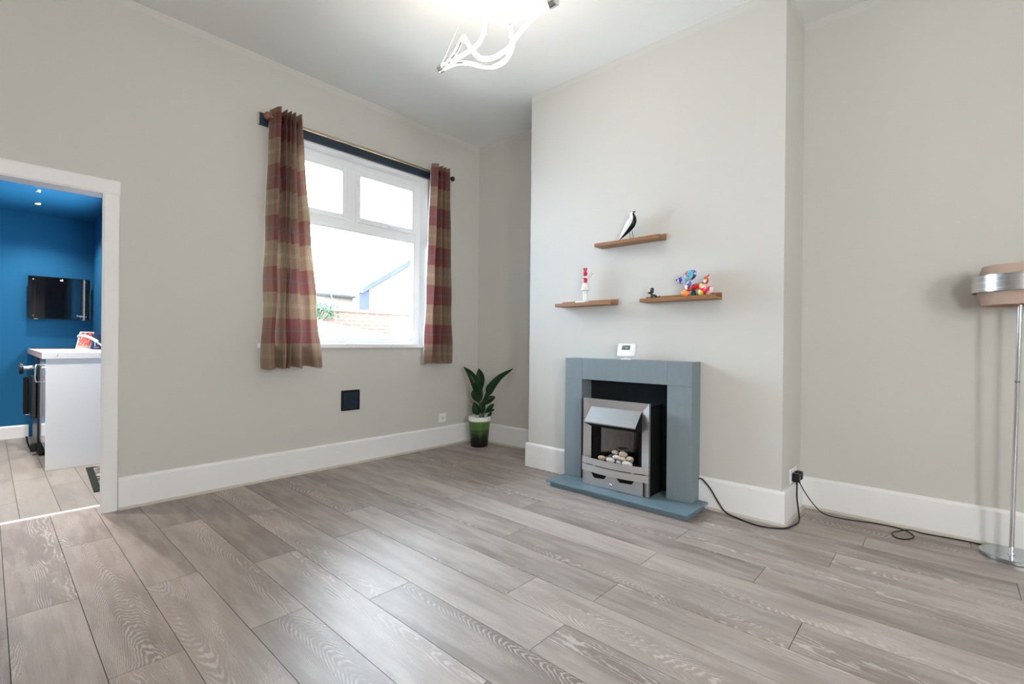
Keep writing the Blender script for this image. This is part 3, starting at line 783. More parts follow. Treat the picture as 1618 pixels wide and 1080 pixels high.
def dog():
    ZB = 1.3235; XD = 3.000; k = .00405
    U = lambda u, v: (1.236-((1010+u/11.557)-1084)*k, 1.336+(468-(410+v/11.557))*.00398-.004)
    t = thing('dog_ornament', 'multicoloured glossy balloon-style dog ornament on the lower right shelf', 'ornament', (XD, 1.17, ZB))
    s = k/11.557
    def el(name, u, v, hl, hw, ang, mat, dx=0, parent=t):
        y, z = U(u, v); bm = new()
        ellipsoid(bm, (XD+dx, y, z), (hw*s, hl*s, hw*s), Matrix.Rotation(math.radians(ang), 3, 'X'), 22, 14)
        return obj(name, bm, mat, parent, True)
    el('muzzle', 800, 360, 98, 66, 4, P_blue)
    y, z = U(690, 345); bm = new(); ellipsoid(bm, (XD, y, z), (.005, .005, .005), None, 12, 8); tube(bm, [(XD, y, z), (XD, y-.012, z-.002)], .003, 8); lab(obj('nose', bm, M_black, t, True), 'dark knotted nose')
    el('ear', 930, 285, 98, 74, -58, P_aqua, -.016); el('ear', 955, 268, 98, 74, -58, P_blue, .016)
    el('neck', 922, 425, 58, 44, -110, P_blue)
    el('body', 1065, 495, 100, 56, 0, P_red)
    el('leg', 925, 520, 75, 42, 40, P_red, -.012); el('leg', 880, 612, 85, 58, 30, P_orange, -.018)
    el('leg', 975, 590, 82, 48, 75, P_green, .022)
    el('leg', 1195, 580, 100, 74, -60, P_multi, -.020); el('leg', 1255, 575, 92, 60, -58, P_multi, .024)
    el('haunch', 1165, 470, 60, 48, -50, P_multi)
    el('tail', 1225, 405, 62, 44, -70, P_red)
    pts = catmull([(XD, *U(1195, 340)), (XD, *U(1235, 330)), (XD, *U(1265, 315)), (XD, *U(1280, 285))], 4)
    bm = new(); tube(bm, pts, [.0055-.003*i/(len(pts)-1) for i in range(len(pts))], 10); obj('tail_tip', bm, P_red, t, True)
dog()
def small_dog():
    ZB = 1.3235; XD = 2.999; k = .0041
    U = lambda u, v: (1.494-((1010+u/11.557)-1024)*k+.0, 1.354+(466-(410+v/11.557))*.0041-.0085)
    t = thing('dog_ornament', 'tiny black sitting dog ornament at the left of the lower right shelf', 'ornament', (XD, 1.44, ZB))
    s = k/11.557
    def el(name, u, v, hl, hw, ang, dx=0):
        y, z = U(u, v); bm = new(); ellipsoid(bm, (XD+dx, y, z), (hw*s, hl*s, hw*s), Matrix.Rotation(math.radians(ang), 3, 'X'), 18, 12)
        return obj(name, bm, M_black2, t, True)
    el('head', 262, 545, 34, 24, -80); el('ear', 246, 520, 46, 24, -86, -.006); el('ear', 256, 518, 46, 22, -86, .008)
    el('muzzle', 200, 570, 36, 20, 0)
    el('neck', 240, 600, 30, 20, -75); el('leg', 252, 650, 46, 22, 82, -.007); el('leg', 262, 650, 46, 22, 82, .009)
    el('body', 300, 640, 52, 36, 25); el('haunch', 335, 662, 50, 32, 10, -.006)
    y, z = U(370, 660); bm = new(); tube(bm, catmull([(XD, y+.004, z), (XD, y-.006, z+.002), (XD, y-.013, z+.010)], 4), [.005]*4+[.003]*4+[.001], 10); obj('tail', bm, M_black2, t, True)
M_black2 = plain('glossy_black_resin', (.012, .012, .014, 1), .15, 0, .6, .1)
small_dog()

# ------------------------------------------------------------------ plant in the corner
def plant():
    cx, cy = 3.302, 3.430
    t = thing('potted_plant', 'leafy green houseplant in a green banded pot in the far corner', 'plant', (cx, cy, 0))
    m = NT('green_banded_glaze'); z = m.sep(m.pos())[2]
    zz = m.math('ADD', z, m.math('MULTIPLY', m.math('SUBTRACT', m.noise(m.comb(m.sep(m.obj())[0], m.sep(m.obj())[1], m.math('MULTIPLY', z, 9)), 12, 3), .5), .025))
    m.set(m.ramp(m.math('DIVIDE', zz, .30), [(0, (.004, .006, .004, 1)), (.28, (.006, .010, .006, 1)), (.38, (.014, .035, .010, 1)), (.50, (.035, .085, .018, 1)), (.53, (.022, .06, .014, 1)), (.60, (.062, .15, .030, 1)), (.95, (.085, .19, .045, 1))]), .25, 0, .5)
    bm = new(); lathe(bm, [(0, .001), (.082, .001), (.086, .006), (.094, .10), (.105, .255), (.098, .255), (.088, .10), (.080, .02), (0, .02)], (cx, cy, 0), 48)
    p = obj('pot', bm, m.m, t, True)
    bm = new(); lathe(bm, [(.1055, .252), (.110, .256), (.110, .294), (.107, .297), (.100, .297), (.098, .252)], (cx, cy, 0), 48, True); lab(obj('rim', bm, M_white, p, True), 'white rim')
    bm = new(); lathe(bm, [(0, .278), (.05, .275), (.0995, .270), (.0995, .262), (0, .262)], (cx, cy, 0), 32); obj('soil', bm, plain('potting_soil', (.022, .014, .009, 1), .95, 0, .1, .4, 60), t)
    lm = NT('glossy_leaf'); uvv = lm.n('ShaderNodeUVMap', uv_map='UVMap').outputs[0]; lu, lv, _ = lm.sep(uvv)
    rib = lm.mapr(lm.math('ABSOLUTE', lv), .0, .09, 1, 0)
    vn = lm.math('MULTIPLY_ADD', lm.math('SINE', lm.math('MULTIPLY', lm.math('ADD', lu, lm.math('MULTIPLY', lm.math('ABSOLUTE', lv), .12)), 150)), .5, .5)
    c = lm.mix(lm.noise(lm.obj(), 9, 3), (.005, .028, .009, 1), (.014, .070, .016, 1))
    c = lm.mix(lm.math('MULTIPLY', vn, .18), c, (.02, .09, .02, 1)); c = lm.mix(lm.math('MULTIPLY', rib, .35), c, (.04, .13, .04, 1))
    lm.set(c, .38, 0, .4)
    def leaf(pts, w, mat=lm.m, shape=.42, cup=.35, normal=(-.7, -.66, .25), twist=0):
        P = catmull(pts, 10); n = len(P); bm = new(); uvl = bm.loops.layers.uv.new('UVMap'); rows = []; K = 6
        T, _ = frames(P); nv = Vector(normal).normalized()
        for i, p in enumerate(P):
            a = i/(n-1); prof = max(.02, math.sin(PI*a**(math.log(.5)/math.log(max(.2, min(.8, shape)))))**.8)
            wd = w*prof; tn = T[i]; sd = tn.cross(nv); sd = sd.normalized() if sd.length > 1e-4 else Vector((1, 0, 0))
            if twist: sd = Matrix.Rotation(twist*a, 3, tn) @ sd
            up = sd.cross(tn).normalized()
            row = []
            for k in range(K+1):
                s = k/K*2-1
                row.append(bm.verts.new(p+sd*s*wd+up*(abs(s)*wd*cup+.006*math.sin(9*a+s*2)*prof*abs(s))))
            rows.append(row)
        for i in range(n-1):
            for k in range(K):
                f = bm.faces.new((rows[i][k], rows[i][k+1], rows[i+1][k+1], rows[i+1][k]))
                for lp, (a, b) in zip(f.loops, ((i, k), (i, k+1), (i+1, k+1), (i+1, k))): lp[uvl].uv = (a/(n-1), b/K*2-1)
        bmesh.ops.solidify(bm, geom=bm.faces[:], thickness=.0012)
        return obj('leaf', bm, mat, t, True)
    L = [([(3.305, 3.432, .43), (3.299, 3.438, .52), (3.276, 3.462, .62), (3.240, 3.503, .715), (3.196, 3.553, .787)], .046, .42),
         ([(3.310, 3.427, .45), (3.302, 3.435, .56), (3.306, 3.430, .67), (3.298, 3.441, .770)], .047, .62),
         ([(3.350, 3.372, .495), (3.362, 3.358, .54), (3.372, 3.338, .585), (3.420, 3.268, .685), (3.492, 3.152, .776)], .041, .45),
         ([(3.303, 3.434, .42), (3.290, 3.450, .465), (3.272, 3.468, .52), (3.264, 3.476, .562)], .042, .6),
         ([(3.297, 3.438, .305), (3.280, 3.455, .36), (3.264, 3.470, .441)], .040, .5),
         ([(3.321, 3.414, .40), (3.345, 3.385, .47), (3.352, 3.376, .560)], .024, .42),
         ([(3.318, 3.410, .40), (3.355, 3.365, .455), (3.405, 3.312, .492)], .036, .55),
         ([(3.335, 3.396, .325), (3.366, 3.358, .375), (3.400, 3.320, .419)], .022, .6),
         ([(3.335, 3.394, .325), (3.368, 3.356, .352), (3.402, 3.318, .362)], .018, .6),
         ([(3.350, 3.378, .292), (3.371, 3.355, .312), (3.382, 3.342, .338)], .016, .6),
         ([(3.318, 3.412, .32), (3.312, 3.405, .38), (3.322, 3.396, .455)], .036, .5)]
    for pts, wd, sh in L: leaf(pts, wd, shape=sh)
    lab(leaf([(3.278, 3.462, .405), (3.252, 3.488, .435), (3.240, 3.500, .462)], .014, plain('dry_leaf', (.42, .20, .09, 1), .7, 0, .2, .2, 40), .6), 'withered orange-brown leaf')
    for pts in ([(3.316, 3.420, .262), (3.312, 3.424, .36), (3.307, 3.430, .46)], [(3.328, 3.408, .262), (3.330, 3.402, .37), (3.339, 3.388, .48)], [(3.308, 3.428, .262), (3.303, 3.433, .35), (3.303, 3.434, .43)], [(3.322, 3.410, .262), (3.322, 3.412, .35), (3.322, 3.412, .42)], [(3.332, 3.402, .262), (3.336, 3.396, .34)]):
        P = catmull(pts, 5); bm = new(); tube(bm, P, .0045, 8); obj('stem', bm, plain('green_stem', (.06, .13, .04, 1), .5, 0, .4, .15), t, True)
plant()

# ------------------------------------------------------------------ floor lamp at the right edge
def lamp():
    bx, by = 3.381, -.244
    t = thing('floor_lamp', 'tall chrome floor lamp with beige drum shade by the right wall', 'lamp', (bx, by, 0))
    bm = new(); lathe(bm, [(0, .0005), (.112, .0005), (.1145, .003), (.1145, .018), (.111, .021), (0, .021)], (bx, by, 0), 64)
    mb = NT('worn_chrome'); nz = mb.noise(mb.obj(), 34, 4, .7); sp = mb.mapr(nz, .66, .70)
    mb.set(mb.mix(sp, (.50, .54, .56, 1), (.06, .06, .06, 1)), mb.mapr(nz, .6, .7, .16, .6), mb.mapr(nz, .64, .72, 1, .2))
    obj('base', bm, mb.m, t, True)
    top = Vector((3.345, -.262, 1.243)); bot = Vector((bx, by, .021)); dr = (top-bot).normalized()
    bm = new(); tube(bm, [bot, top], .0095, 18); lathe(bm, [(.0095, 0), (.015, 0), (.013, .006), (.0095, .008)], bot, 20)
    p = obj('pole', bm, M_chrome, t, True)
    mid = bot+(top-bot)*.69; bm = new(); tube(bm, [mid-dr*.004, mid+dr*.004], .0105, 18); obj('joint', bm, plain('dark_chrome', (.3, .31, .32, 1), .2, 1), p, True)
    q = Vector((0, 0, 1)).rotation_difference(dr).to_matrix(); q = Matrix.Identity(3)
    c = Vector((top.x, top.y, 0))
    mf = NT('beige_fabric_shade'); o = mf.obj()
    nz = mf.noise(o, 220, 2); cc = mf.mix(nz, (.53, .395, .315, 1), (.62, .475, .385, 1)); mf.set(cc, .85, 0, .2)
    tl = mf.n('ShaderNodeBsdfTranslucent'); mf.l(cc, tl.inputs[0]); mx = mf.n('ShaderNodeMixShader'); mx.inputs[0].default_value = .3
    mf.l(mf.b.outputs[0], mx.inputs[1]); mf.l(tl.outputs[0], mx.inputs[2]); mf.l(mx.outputs[0], mf.out.inputs[0])
    bm = new(); lathe(bm, [(.134, 1.233), (.152, 1.300), (.152, 1.360), (.132, 1.425), (.129, 1.425), (.149, 1.360), (.149, 1.300), (.131, 1.233)], c, 64, True); s = obj('lamp_shade', bm, mf.m, t, True)
    bm = new(); lathe(bm, [(.1685, 1.297), (.172, 1.297), (.172, 1.376), (.1685, 1.376)], c, 72, True)
    for k in range(3):
        a = k*2*PI/3+.5; p0 = c+Vector((math.cos(a)*.150, math.sin(a)*.150, 1.335)); tube(bm, [p0, c+Vector((math.cos(a)*.170, math.sin(a)*.170, 1.335))], .003, 6)
    lab(obj('shade_band', bm, M_band, t, True), 'brushed aluminium band around the shade')
    bm = new(); tube(bm, [top, top+Vector((0, 0, .05))], .016, 16)
    for k in range(3):
        a = k*2*PI/3; tube(bm, [top+Vector((0, 0, .008)), c+Vector((math.cos(a)*.134, math.sin(a)*.134, 1.240))], .002, 6)
    obj('lamp_holder', bm, M_black, t)
    bm = new(); ellipsoid(bm, top+Vector((0, 0, .085)), (.028, .028, .036)); obj('bulb', bm, plain('opal_bulb', (.8, .8, .78, 1), .2), t, True)
M_band = brushed('brushed_aluminium', (.66, .67, .68, 1), .22, (2, 2, 300))
lamp()

# ------------------------------------------------------------------ socket with two plugs and their cables
t = thing('wall_socket', 'white double wall socket on the side of the chimney breast with black plugs', 'socket', (3.31, YB, .20))
bm = new(); box(bm, 3.235, 3.381, YB-.010, YB, .200, .286, .003, 2); obj('plate', bm, M_plastic, t)
for x in (3.285, 3.331):
    bm = new(); box(bm, x-.007, x+.007, YB-.0125, YB-.010, .266, .280, .001, 1); obj('switch', bm, M_plastic, t)
def plug(parent, x, mat):
    bm = new(); box(bm, x-.024, x+.024, YB-.050, YB-.0105, .212, .262, .008, 3); tube(bm, [(x, YB-.032, .215), (x, YB-.034, .190)], [.007, .0045], 10); return obj('plug', bm, mat, parent, True)
cab = [(XC-.045, 1.150, .185), (3.03, 1.128, .184), (3.035, 1.08, .135), (3.035, 1.03, .06), (3.03, .985, .012), (2.99, .90, .005), (2.955, .80, .005), (2.965, .725, .005), (3.015, .662, .005), (3.12, .632, .005), (3.20, .628, .010), (3.262, .646, .06), (3.272, .655, .12), (3.275, .656, .19)]
t = thing('power_cable', 'black flex running from the electric fire to the wall socket', 'cable', (3.0, .8, 0))
bm = new(); tube(bm, catmull(cab, 10), .0042, 8); obj('flex', bm, M_black, t, True); plug(t, 3.275, M_black)
cab2 = [(3.345, .655, .19), (3.375, .632, .13), (3.405, .60, .07), (3.425, .56, .02), (3.43, .52, .004), (3.425, .46, .004), (3.44, .38, .004), (3.466, .30, .004), (3.474, .23, .004), (3.455, .165, .004), (3.40, .125, .004), (3.355, .123, .004), (3.305, .145, .004), (3.285, .175, .004), (3.31, .203, .004), (3.36, .212, .0045), (3.41, .188, .0048), (3.448, .14, .013), (3.462, .09, .005), (3.475, .03, .004), (3.487, -.05, .004), (3.487, -.12, .004), (3.470, -.160, .004)]
t = thing('power_cable', 'thin black lamp flex looping along the right skirting to the floor lamp', 'cable', (3.42, .2, 0))
bm = new(); tube(bm, catmull(cab2, 8), .0032, 8); obj('flex', bm, M_black, t, True); plug(t, 3.345, M_black)

# ------------------------------------------------------------------ pendant light
def pendant():
    X0, Z0 = 1.848, 2.69
    t = thing('pendant_light', 'twisted light ribbon pendant with chrome end caps hanging from the ceiling', 'ceiling light', (X0, 1.85, Z0))
    E_tube = emit('warm_white_diffuser', (1, .84, .68, 1), PEND)
    curves = {
     'A': [(1.862, 2.258, 2.700), (1.869, 2.191, 2.745), (1.888, 2.16, 2.805), (1.882, 2.119, 2.829), (1.857, 2.057, 2.754), (1.81, 1.963, 2.65), (1.768, 1.864, 2.554), (1.758, 1.786, 2.512), (1.78, 1.729, 2.520), (1.814, 1.690, 2.56), (1.824, 1.640, 2.605), (1.830, 1.560, 2.650), (1.838, 1.448, 2.680)],
     'B': [(1.850, 2.258, 2.698), (1.838, 2.128, 2.684), (1.812, 2.014, 2.66), (1.797, 1.926, 2.651), (1.805, 1.889, 2.681), (1.83, 1.888, 2.746), (1.848, 1.912, 2.825), (1.844, 1.94, 2.891), (1.83, 1.949, 2.918), (1.821, 1.915, 2.867), (1.80, 1.846, 2.777), (1.77, 1.75, 2.698), (1.748, 1.666, 2.650), (1.749, 1.594, 2.634), (1.78, 1.531, 2.650), (1.846, 1.448, 2.692)],
     'C': [(1.856, 2.258, 2.686), (1.889, 2.186, 2.700), (1.916, 2.112, 2.685), (1.929, 2.016, 2.637), (1.925, 1.908, 2.591), (1.901, 1.809, 2.568), (1.882, 1.748, 2.578), (1.876, 1.721, 2.613), (1.884, 1.737, 2.676), (1.892, 1.752, 2.739), (1.888, 1.706, 2.745), (1.865, 1.60, 2.722), (1.852, 1.448, 2.696)]}
    for nme, c in curves.items():
        P = catmull(c, 8)
        bm = new(); tube(bm, P, .0105, 10); tb = obj('light_tube', bm, E_tube, t, True)
        T, N = frames(P); bm = new(); Q = []
        ctr = Vector((X0, 1.85, Z0))
        for i, p in enumerate(P):
            out = Vector((p.x-X0, 0, p.z-Z0)); out = out-T[i]*out.dot(T[i])
            out = -out.normalized() if out.length > .004 else N[i]
            Q.append(p+out*.0078)
        tube(bm, Q, .0070, 8); lab(obj('backing_channel', bm, M_chrome, tb, True), 'metal channel behind the light strip')
    for y0, y1 in ((2.255, 2.297), (1.409, 1.451)):
        bm = new(); tube(bm, [(X0, y0, Z0), (X0, y0+.002, Z0), (X0, y1-.002, Z0), (X0, y1, Z0)], [.022, .0245, .0245, .022], 28); obj('end_cap', bm, M_chrome, t, True)
    for y in (2.276, 1.43):
        bm = new(); tube(bm, [(X0, y, Z0+.022), (X0, 1.85+(y-1.85)*.25, H-.03)], .0005, 6); obj('suspension_wire', bm, plain('pale_wire', (.7, .7, .68, 1), .4), t)
    bm = new(); lathe(bm, [(0, H-.034), (.055, H-.034), (.06, H-.03), (.06, H-.0005), (0, H-.0005)], (X0, 1.85, 0), 40); obj('ceiling_rose', bm, M_chrome, t, True)
PEND = 7.5
pendant()

# ------------------------------------------------------------------ kitchen
KM_white = plain('white_cabinet_board', (.80, .80, .80, 1), .35, 0, .5, .01)
KM_gloss = plain('white_gloss_door', (.78, .80, .82, 1), .06, 0, .6, .01)
t = thing('base_cabinet', 'white kitchen base cabinet with plain end panel seen through the doorway', 'cabinet', (.55, 5.5, 0))
bm = new(); box(bm, .310, KX-.002, 5.160, 5.178, .001, .868, .001, 1); obj('end_panel', bm, KM_white, t)
bm = new(); box(bm, .335, KX-.002, 5.178, 5.82, .12, .868); obj('carcass', bm, KM_white, t)
bm = new(); box(bm, .313, .333, 5.182, 5.80, .15, .862, .003, 2); dr = obj('door', bm, KM_gloss, t)
bm = new(); tube(bm, catmull([(.313, 5.74, .66), (.285, 5.74, .66), (.28, 5.74, .72), (.285, 5.74, .80), (.313, 5.74, .80)], 4), .005, 8); obj('handle', bm, M_chrome, dr, True)
bm = new(); box(bm, .37, .385, 5.178, 5.82, .001, .12); lab(obj('plinth', bm, M_matblack, t), 'dark kickboard')
t = thing('worktop', 'pale kitchen worktop with pinkish front edge on the base cabinet', 'worktop', (.54, 6.1, .87))
bm = new(); box(bm, .286, KX-.002, 5.160, KY-.005, .8695, .921, .003, 2); obj('board', bm, plain('pink_beech_laminate', (.50, .33, .28, 1), .4, 0, .4, .1, 8), t)
bm = new(); box(bm, .287, KX-.002, 5.152, 5.160, .8695, .920, .001, 1); ed = obj('end_strip', bm, M_white, t); lab(ed, 'white metal end strip with screws')
for x in (.37, .62):
    bm = new(); lathe(bm, [(0, 0), (.005, 0), (.004, .0015), (0, .002)], (x, 5.152, .90), 12, rot=Matrix.Rotation(PI/2, 3, 'X')); obj('screw', bm, M_chrome, ed)
t = thing('kitchen_sink', 'stainless steel sink set into the kitchen worktop', 'sink', (.55, 5.75, .921))
bm = new(); frame_rect2 = None
box(bm, .355, .76, 5.21, 5.62, .9215, .9255, .0015, 1); obj('drainer', bm, M_steel, t)
bm = new(); prof = [(.17, .004), (.185, .004), (.185, 0), (.172, 0)]
box(bm, .355, .385, 5.62, 6.12, .9215, .9255); box(bm, .73, .76, 5.62, 6.12, .9215, .9255); box(bm, .385, .73, 6.09, 6.12, .9215, .9255); box(bm, .385, .73, 5.62, 5.65, .9215, .9255)
box(bm, .385, .73, 5.65, 6.09, .9213, .9219); obj('bowl_rim', bm, M_steel, t)
t = thing('kitchen_tap', 'chrome arched tap over the kitchen sink', 'tap', (.745, 5.9, .9255))
bm = new(); lathe(bm, [(0, 0), (.022, 0), (.022, .006), (.014, .012), (.014, .03), (0, .03)], (.745, 5.9, .9255), 20); obj('base', bm, M_chrome, t, True)
bm = new(); P = catmull([(.745, 5.9, .95), (.728, 5.9, .975), (.700, 5.9, 1.003), (.66, 5.9, 1.032), (.62, 5.9, 1.052), (.585, 5.9, 1.060), (.562, 5.9, 1.056)], 6); tube(bm, P, [.011]*(len(P)-7)+[.009]*7, 12); tube(bm, [(.566, 5.9, 1.062), (.564, 5.9, 1.040)], .0115, 12); obj('spout', bm, M_chrome, t, True)
# recipe book and blue box at the back of the worktop
t = thing('framed_picture', 'red and black picture in a pale frame leaning behind the kitchen tap', 'picture', (.67, 6.5, .9215))
R = Matrix.Rotation(math.radians(0), 3, 'X')
def para(bm, x0, x1, z0, z1, y, dy, sh, th):
    """slab leaning back by dy and sideways by sh"""
    z0b = .9217
    f = lambda x, z: (x+sh*(z-z0b)/.18, y+dy*(z-z0b)/.18, z)
    A = [bm.verts.new(Vector(f(*p))) for p in ((x0, z0), (x1, z0), (x1, z1), (x0, z1))]
    B = [bm.verts.new(Vector(f(*p))+Vector((0, th, 0))) for p in ((x0, z0), (x1, z0), (x1, z1), (x0, z1))]
    bm.faces.new(A); bm.faces.new(B[::-1])
    for i in range(4): bm.faces.new((A[i], B[i], B[(i+1) % 4], A[(i+1) % 4]))
bm = new(); para(bm, .603, .714, .9217, 1.100, 6.50, .05, .040, .012); obj('frame', bm, plain('pale_frame', (.72, .68, .60, 1), .4), t)
m = NT('red_poster'); mo = m.obj(); mx_, my_, mz_ = m.sep(mo)
wv = m.noise(m.comb(m.math('MULTIPLY', mx_, 18), 0, m.math('MULTIPLY', m.math('ADD', mz_, m.math('MULTIPLY', mx_, -1.3)), 60)), 1, 2)
low = m.mapr(mz_, .03, .045, 1, 0)
c = m.ramp(wv, [(0, (.02, .015, .012, 1)), (.36, (.50, .02, .015, 1)), (.52, (.60, .10, .06, 1)), (.60, (.78, .70, .60, 1)), (.68, (.55, .03, .02, 1))], 'CONSTANT')
m.set(m.mix(low, c, (.35, .28, .2, 1)), .4)
bm = new(); para(bm, .611, .706, .932, 1.092, 6.4985, .05, .040, .001); obj('print', bm, m.m, t)
t = thing('blue_box', 'dark blue box with white figures beside the red kitchen picture', 'box', (.75, 6.4, .9215))
bm = new(); box(bm, .722, .790, 6.44, 6.475, .9217, 1.075, .002, 1); obj('carton', bm, plain('dark_blue_card', (.012, .035, .12, 1), .4), t)
bm = new(); box(bm, .742, .750, 6.4385, 6.4398, .955, 1.01); box(bm, .734, .758, 6.4385, 6.4398, 1.0, 1.006); box(bm, .766, .771, 6.4385, 6.4398, .965, 1.0); box(bm, .738, .776, 6.4385, 6.4398, .938, .944); obj('white_mark', bm, M_plastic, t)
# cooker beyond the cabinet
t = thing('cooker', 'black freestanding cooker beyond the white kitchen cabinet', 'cooker', (.55, 6.15, 0))
bm = new(); box(bm, .300, KX-.004, 5.84, 6.44, .03, .866, .004, 1); obj('body', bm, M_black, t)
bm = new(); box(bm, .262, .298, 5.88, 6.42, .33, .70, .006, 2); dd = obj('oven_door', bm, M_black, t)
bm = new(); P = catmull([(.264, 6.10, .665), (.238, 6.10, .660), (.232, 6.10, .60), (.231, 6.10, .50), (.236, 6.10, .36), (.264, 6.10, .345)], 5); tube(bm, P, .005, 10); obj('handle', bm, M_chrome, dd, True)
bm = new(); box(bm, .222, .258, 6.07, 6.13, .35, .68, .012, 3); obj('grip', bm, M_matblack, dd)
bm = new(); tube(bm, [(.300, 6.10, .764), (.255, 6.10, .764), (.225, 6.10, .764)], [.022, .020, .020], 16); kn = obj('knob', bm, M_chrome, t, True)
bm = new(); tube(bm, [(.222, 6.10, .757), (.196, 6.10, .757)], [.050, .050], 24); lab(obj('knob_cap', bm, M_black, kn, True), 'black knob cap')
for y in (5.90, 6.38):
    bm = new(); tube(bm, [(.33, y, .001), (.33, y, .04)], .02, 12); obj('foot', bm, M_black, t)
bm = new(); tube(bm, catmull([(.275, 5.95, .04), (.262, 5.95, .06), (.245, 5.95, .12), (.240, 5.95, .17)], 4), .006, 8); box(bm, .262, .302, 5.92, 5.98, .03, .10, .005, 1); obj('hinge_lever', bm, M_black, t)
# wall screen
t = thing('wall_screen', 'glossy black flat screen panel on the blue kitchen back wall', 'screen', (.525, KY, 1.235))
YT = 6.995
bm = new(); box(bm, .300, .745, YT+.012, KY-.001, 1.25, 1.65, .006, 2); obj('housing', bm, M_black, t)
mg = NT('black_glass'); mg.set(mg.mix(mg.noise(mg.obj(), 5, 2), (.003, .003, .004, 1), (.005, .005, .006, 1)), .04, 0, .5)
bm = new(); box(bm, .284, .764, YT, YT+.012, 1.235, 1.676, .004, 2); gp = obj('glass_front', bm, mg.m, t)
for x, z in ((.320, 1.642), (.728, 1.645), (.322, 1.268), (.735, 1.268)):
    bm = new(); lathe(bm, [(0, 0), (.006, 0), (.005, .003), (0, .004)], (x, YT, z), 14, rot=Matrix.Rotation(PI/2, 3, 'X')); obj('screw_cap', bm, M_chrome, gp)
bm = new(); lathe(bm, [(0, 0), (.013, 0), (.012, .003), (0, .004)], (.535, YT, 1.648), 18, rot=Matrix.Rotation(PI/2, 3, 'X')); obj('button', bm, M_chrome, gp)
for x in (.345, .715):
    bm = new(); box(bm, x-.016, x+.016, YT+.014, YT+.034, 1.228, 1.25, .003, 1); obj('mount_foot', bm, M_plastic, t)
bm = new(); box(bm, .764, .774, YT-.002, YT+.03, 1.53, 1.67, .004, 2); box(bm, .764, .767, YT-.002, YT+.02, 1.24, 1.53); obj('side_bracket', bm, M_chrome, t)
def text(name, s, size, loc, rot, mat, parent, depth=.0004):
    cu = bpy.data.curves.new(name, 'FONT'); cu.body = s; cu.size = size; cu.extrude = depth; cu.align_x = 'CENTER'
    o = bpy.data.objects.new(name, cu); COL.objects.link(o)
    bpy.context.view_layer.update()
    me = bpy.data.meshes.new_from_object(o.evaluated_get(bpy.context.evaluated_depsgraph_get()))
    COL.objects.unlink(o); bpy.data.objects.remove(o)
    me.transform(Matrix.Translation(Vector(loc)-root_loc(parent)) @ Euler(rot).to_matrix().to_4x4())
    me.materials.clear(); me.materials.append(mat)
    ob = bpy.data.objects.new(name, me); COL.objects.link(ob); ob.parent = parent; return ob
text('lettering', 'Vogue', .026, (.688, YT-.0006, 1.266), (PI/2, 0, 0), M_plastic, gp)
# mat
t = thing('door_mat', 'striped mat with a dark green border on the kitchen floor', 'mat', (.63, 4.62, 0))
bm = new()
A = [(.515, 4.235), (.790, 4.235), (.790, 5.03), (.560, 5.03)]
prism(bm, [(.488, 4.215), (.792, 4.215), (.792, 5.045), (.535, 5.045)], 'z', .0005, .007); obj('border', bm, plain('dark_green_rubber', (.022, .030, .022, 1), .9, 0, .2, .2, 40), t)
m = NT('striped_pile'); q = m.pos(); qx, qy, _ = m.sep(q)
st = m.noise(m.comb(m.math('MULTIPLY', qx, 4), m.math('MULTIPLY', qy, 26), 0), 1, 2)
m.set(m.ramp(st, [(0, (.02, .02, .02, 1)), (.40, (.05, .05, .05, 1)), (.47, (.42, .38, .31, 1)), (.60, (.05, .08, .14, 1)), (.64, (.40, .36, .30, 1))], 'CONSTANT'), .95, 0, .1)
bm = new(); prism(bm, [(.530, 4.245), (.790, 4.245), (.790, 5.03), (.575, 5.03)], 'z', .007, .011); obj('pile', bm, m.m, t)
# downlights
E_spot = emit('downlight_lens', (1, .86, .70, 1), 8)
for (x, y, l_) in ((.329, 6.55, 'lit recessed downlight in the blue kitchen ceiling'),):
    t = thing('ceiling_downlight', l_, 'ceiling light', (x, y, KH-.006))
    bm = new(); lathe(bm, [(.020, KH-.006), (.034, KH-.005), (.036, KH-.0005), (.020, KH-.0005)], (x, y, 0), 28, True); obj('ring', bm, M_chrome, t, True)
    bm = new(); lathe(bm, [(0, KH-.004), (.020, KH-.004), (.020, KH-.001), (0, KH-.001)], (x, y, 0), 24); obj('lens', bm, E_spot, t)
t = thing('smoke_alarm', 'small white round fitting on the kitchen ceiling near the door', 'smoke alarm', (.299, 5.93, KH-.04))
bm = new(); lathe(bm, [(0, KH-.020), (.016, KH-.020), (.018, KH-.012), (.018, KH-.0005), (0, KH-.0005)], (.299, 5.95, 0), 20); o_ = obj('casing', bm, M_plastic, t, True)
bm = new(); lathe(bm, [(0, KH-.026), (.008, KH-.024), (.008, KH-.019), (0, KH-.019)], (.299, 5.95, 0), 14); obj('sensor', bm, M_chrome, t, True)

# ------------------------------------------------------------------ outside
m = NT('pale_concrete'); m.set(m.mix(m.noise(m.pos(), 2, 4), (.50, .49, .47, 1), (.60, .59, .57, 1)), .9, 0, .2)
bm = new(); box(bm, 1.0, 40, YK0, 40, -.3, -.15); struct(obj('ground', bm, m.m), 'pale paved yard outside the window')
m = NT('old_red_brick'); q = m.pos(); qx, qy, qz = m.sep(q)
br = m.n('ShaderNodeTexBrick'); m.l(m.comb(m.math('ADD', qx, qy), qz, 0), br.inputs['Vector']); br.inputs['Scale'].default_value = 1
br.inputs['Brick Width'].default_value = .23; br.inputs['Row Height'].default_value = .078; br.inputs['Mortar Size'].default_value = .012
br.inputs['Color1'].default_value = (.064, .034, .030, 1); br.inputs['Color2'].default_value = (.056, .033, .029, 1); br.inputs['Mortar'].default_value = (.066, .060, .056, 1)
gr = m.mapr(m.math('ADD', m.noise(q, 1.5, 4), m.mapr(qx, 5.0, 6.6, -.1, .35)), .5, .85)
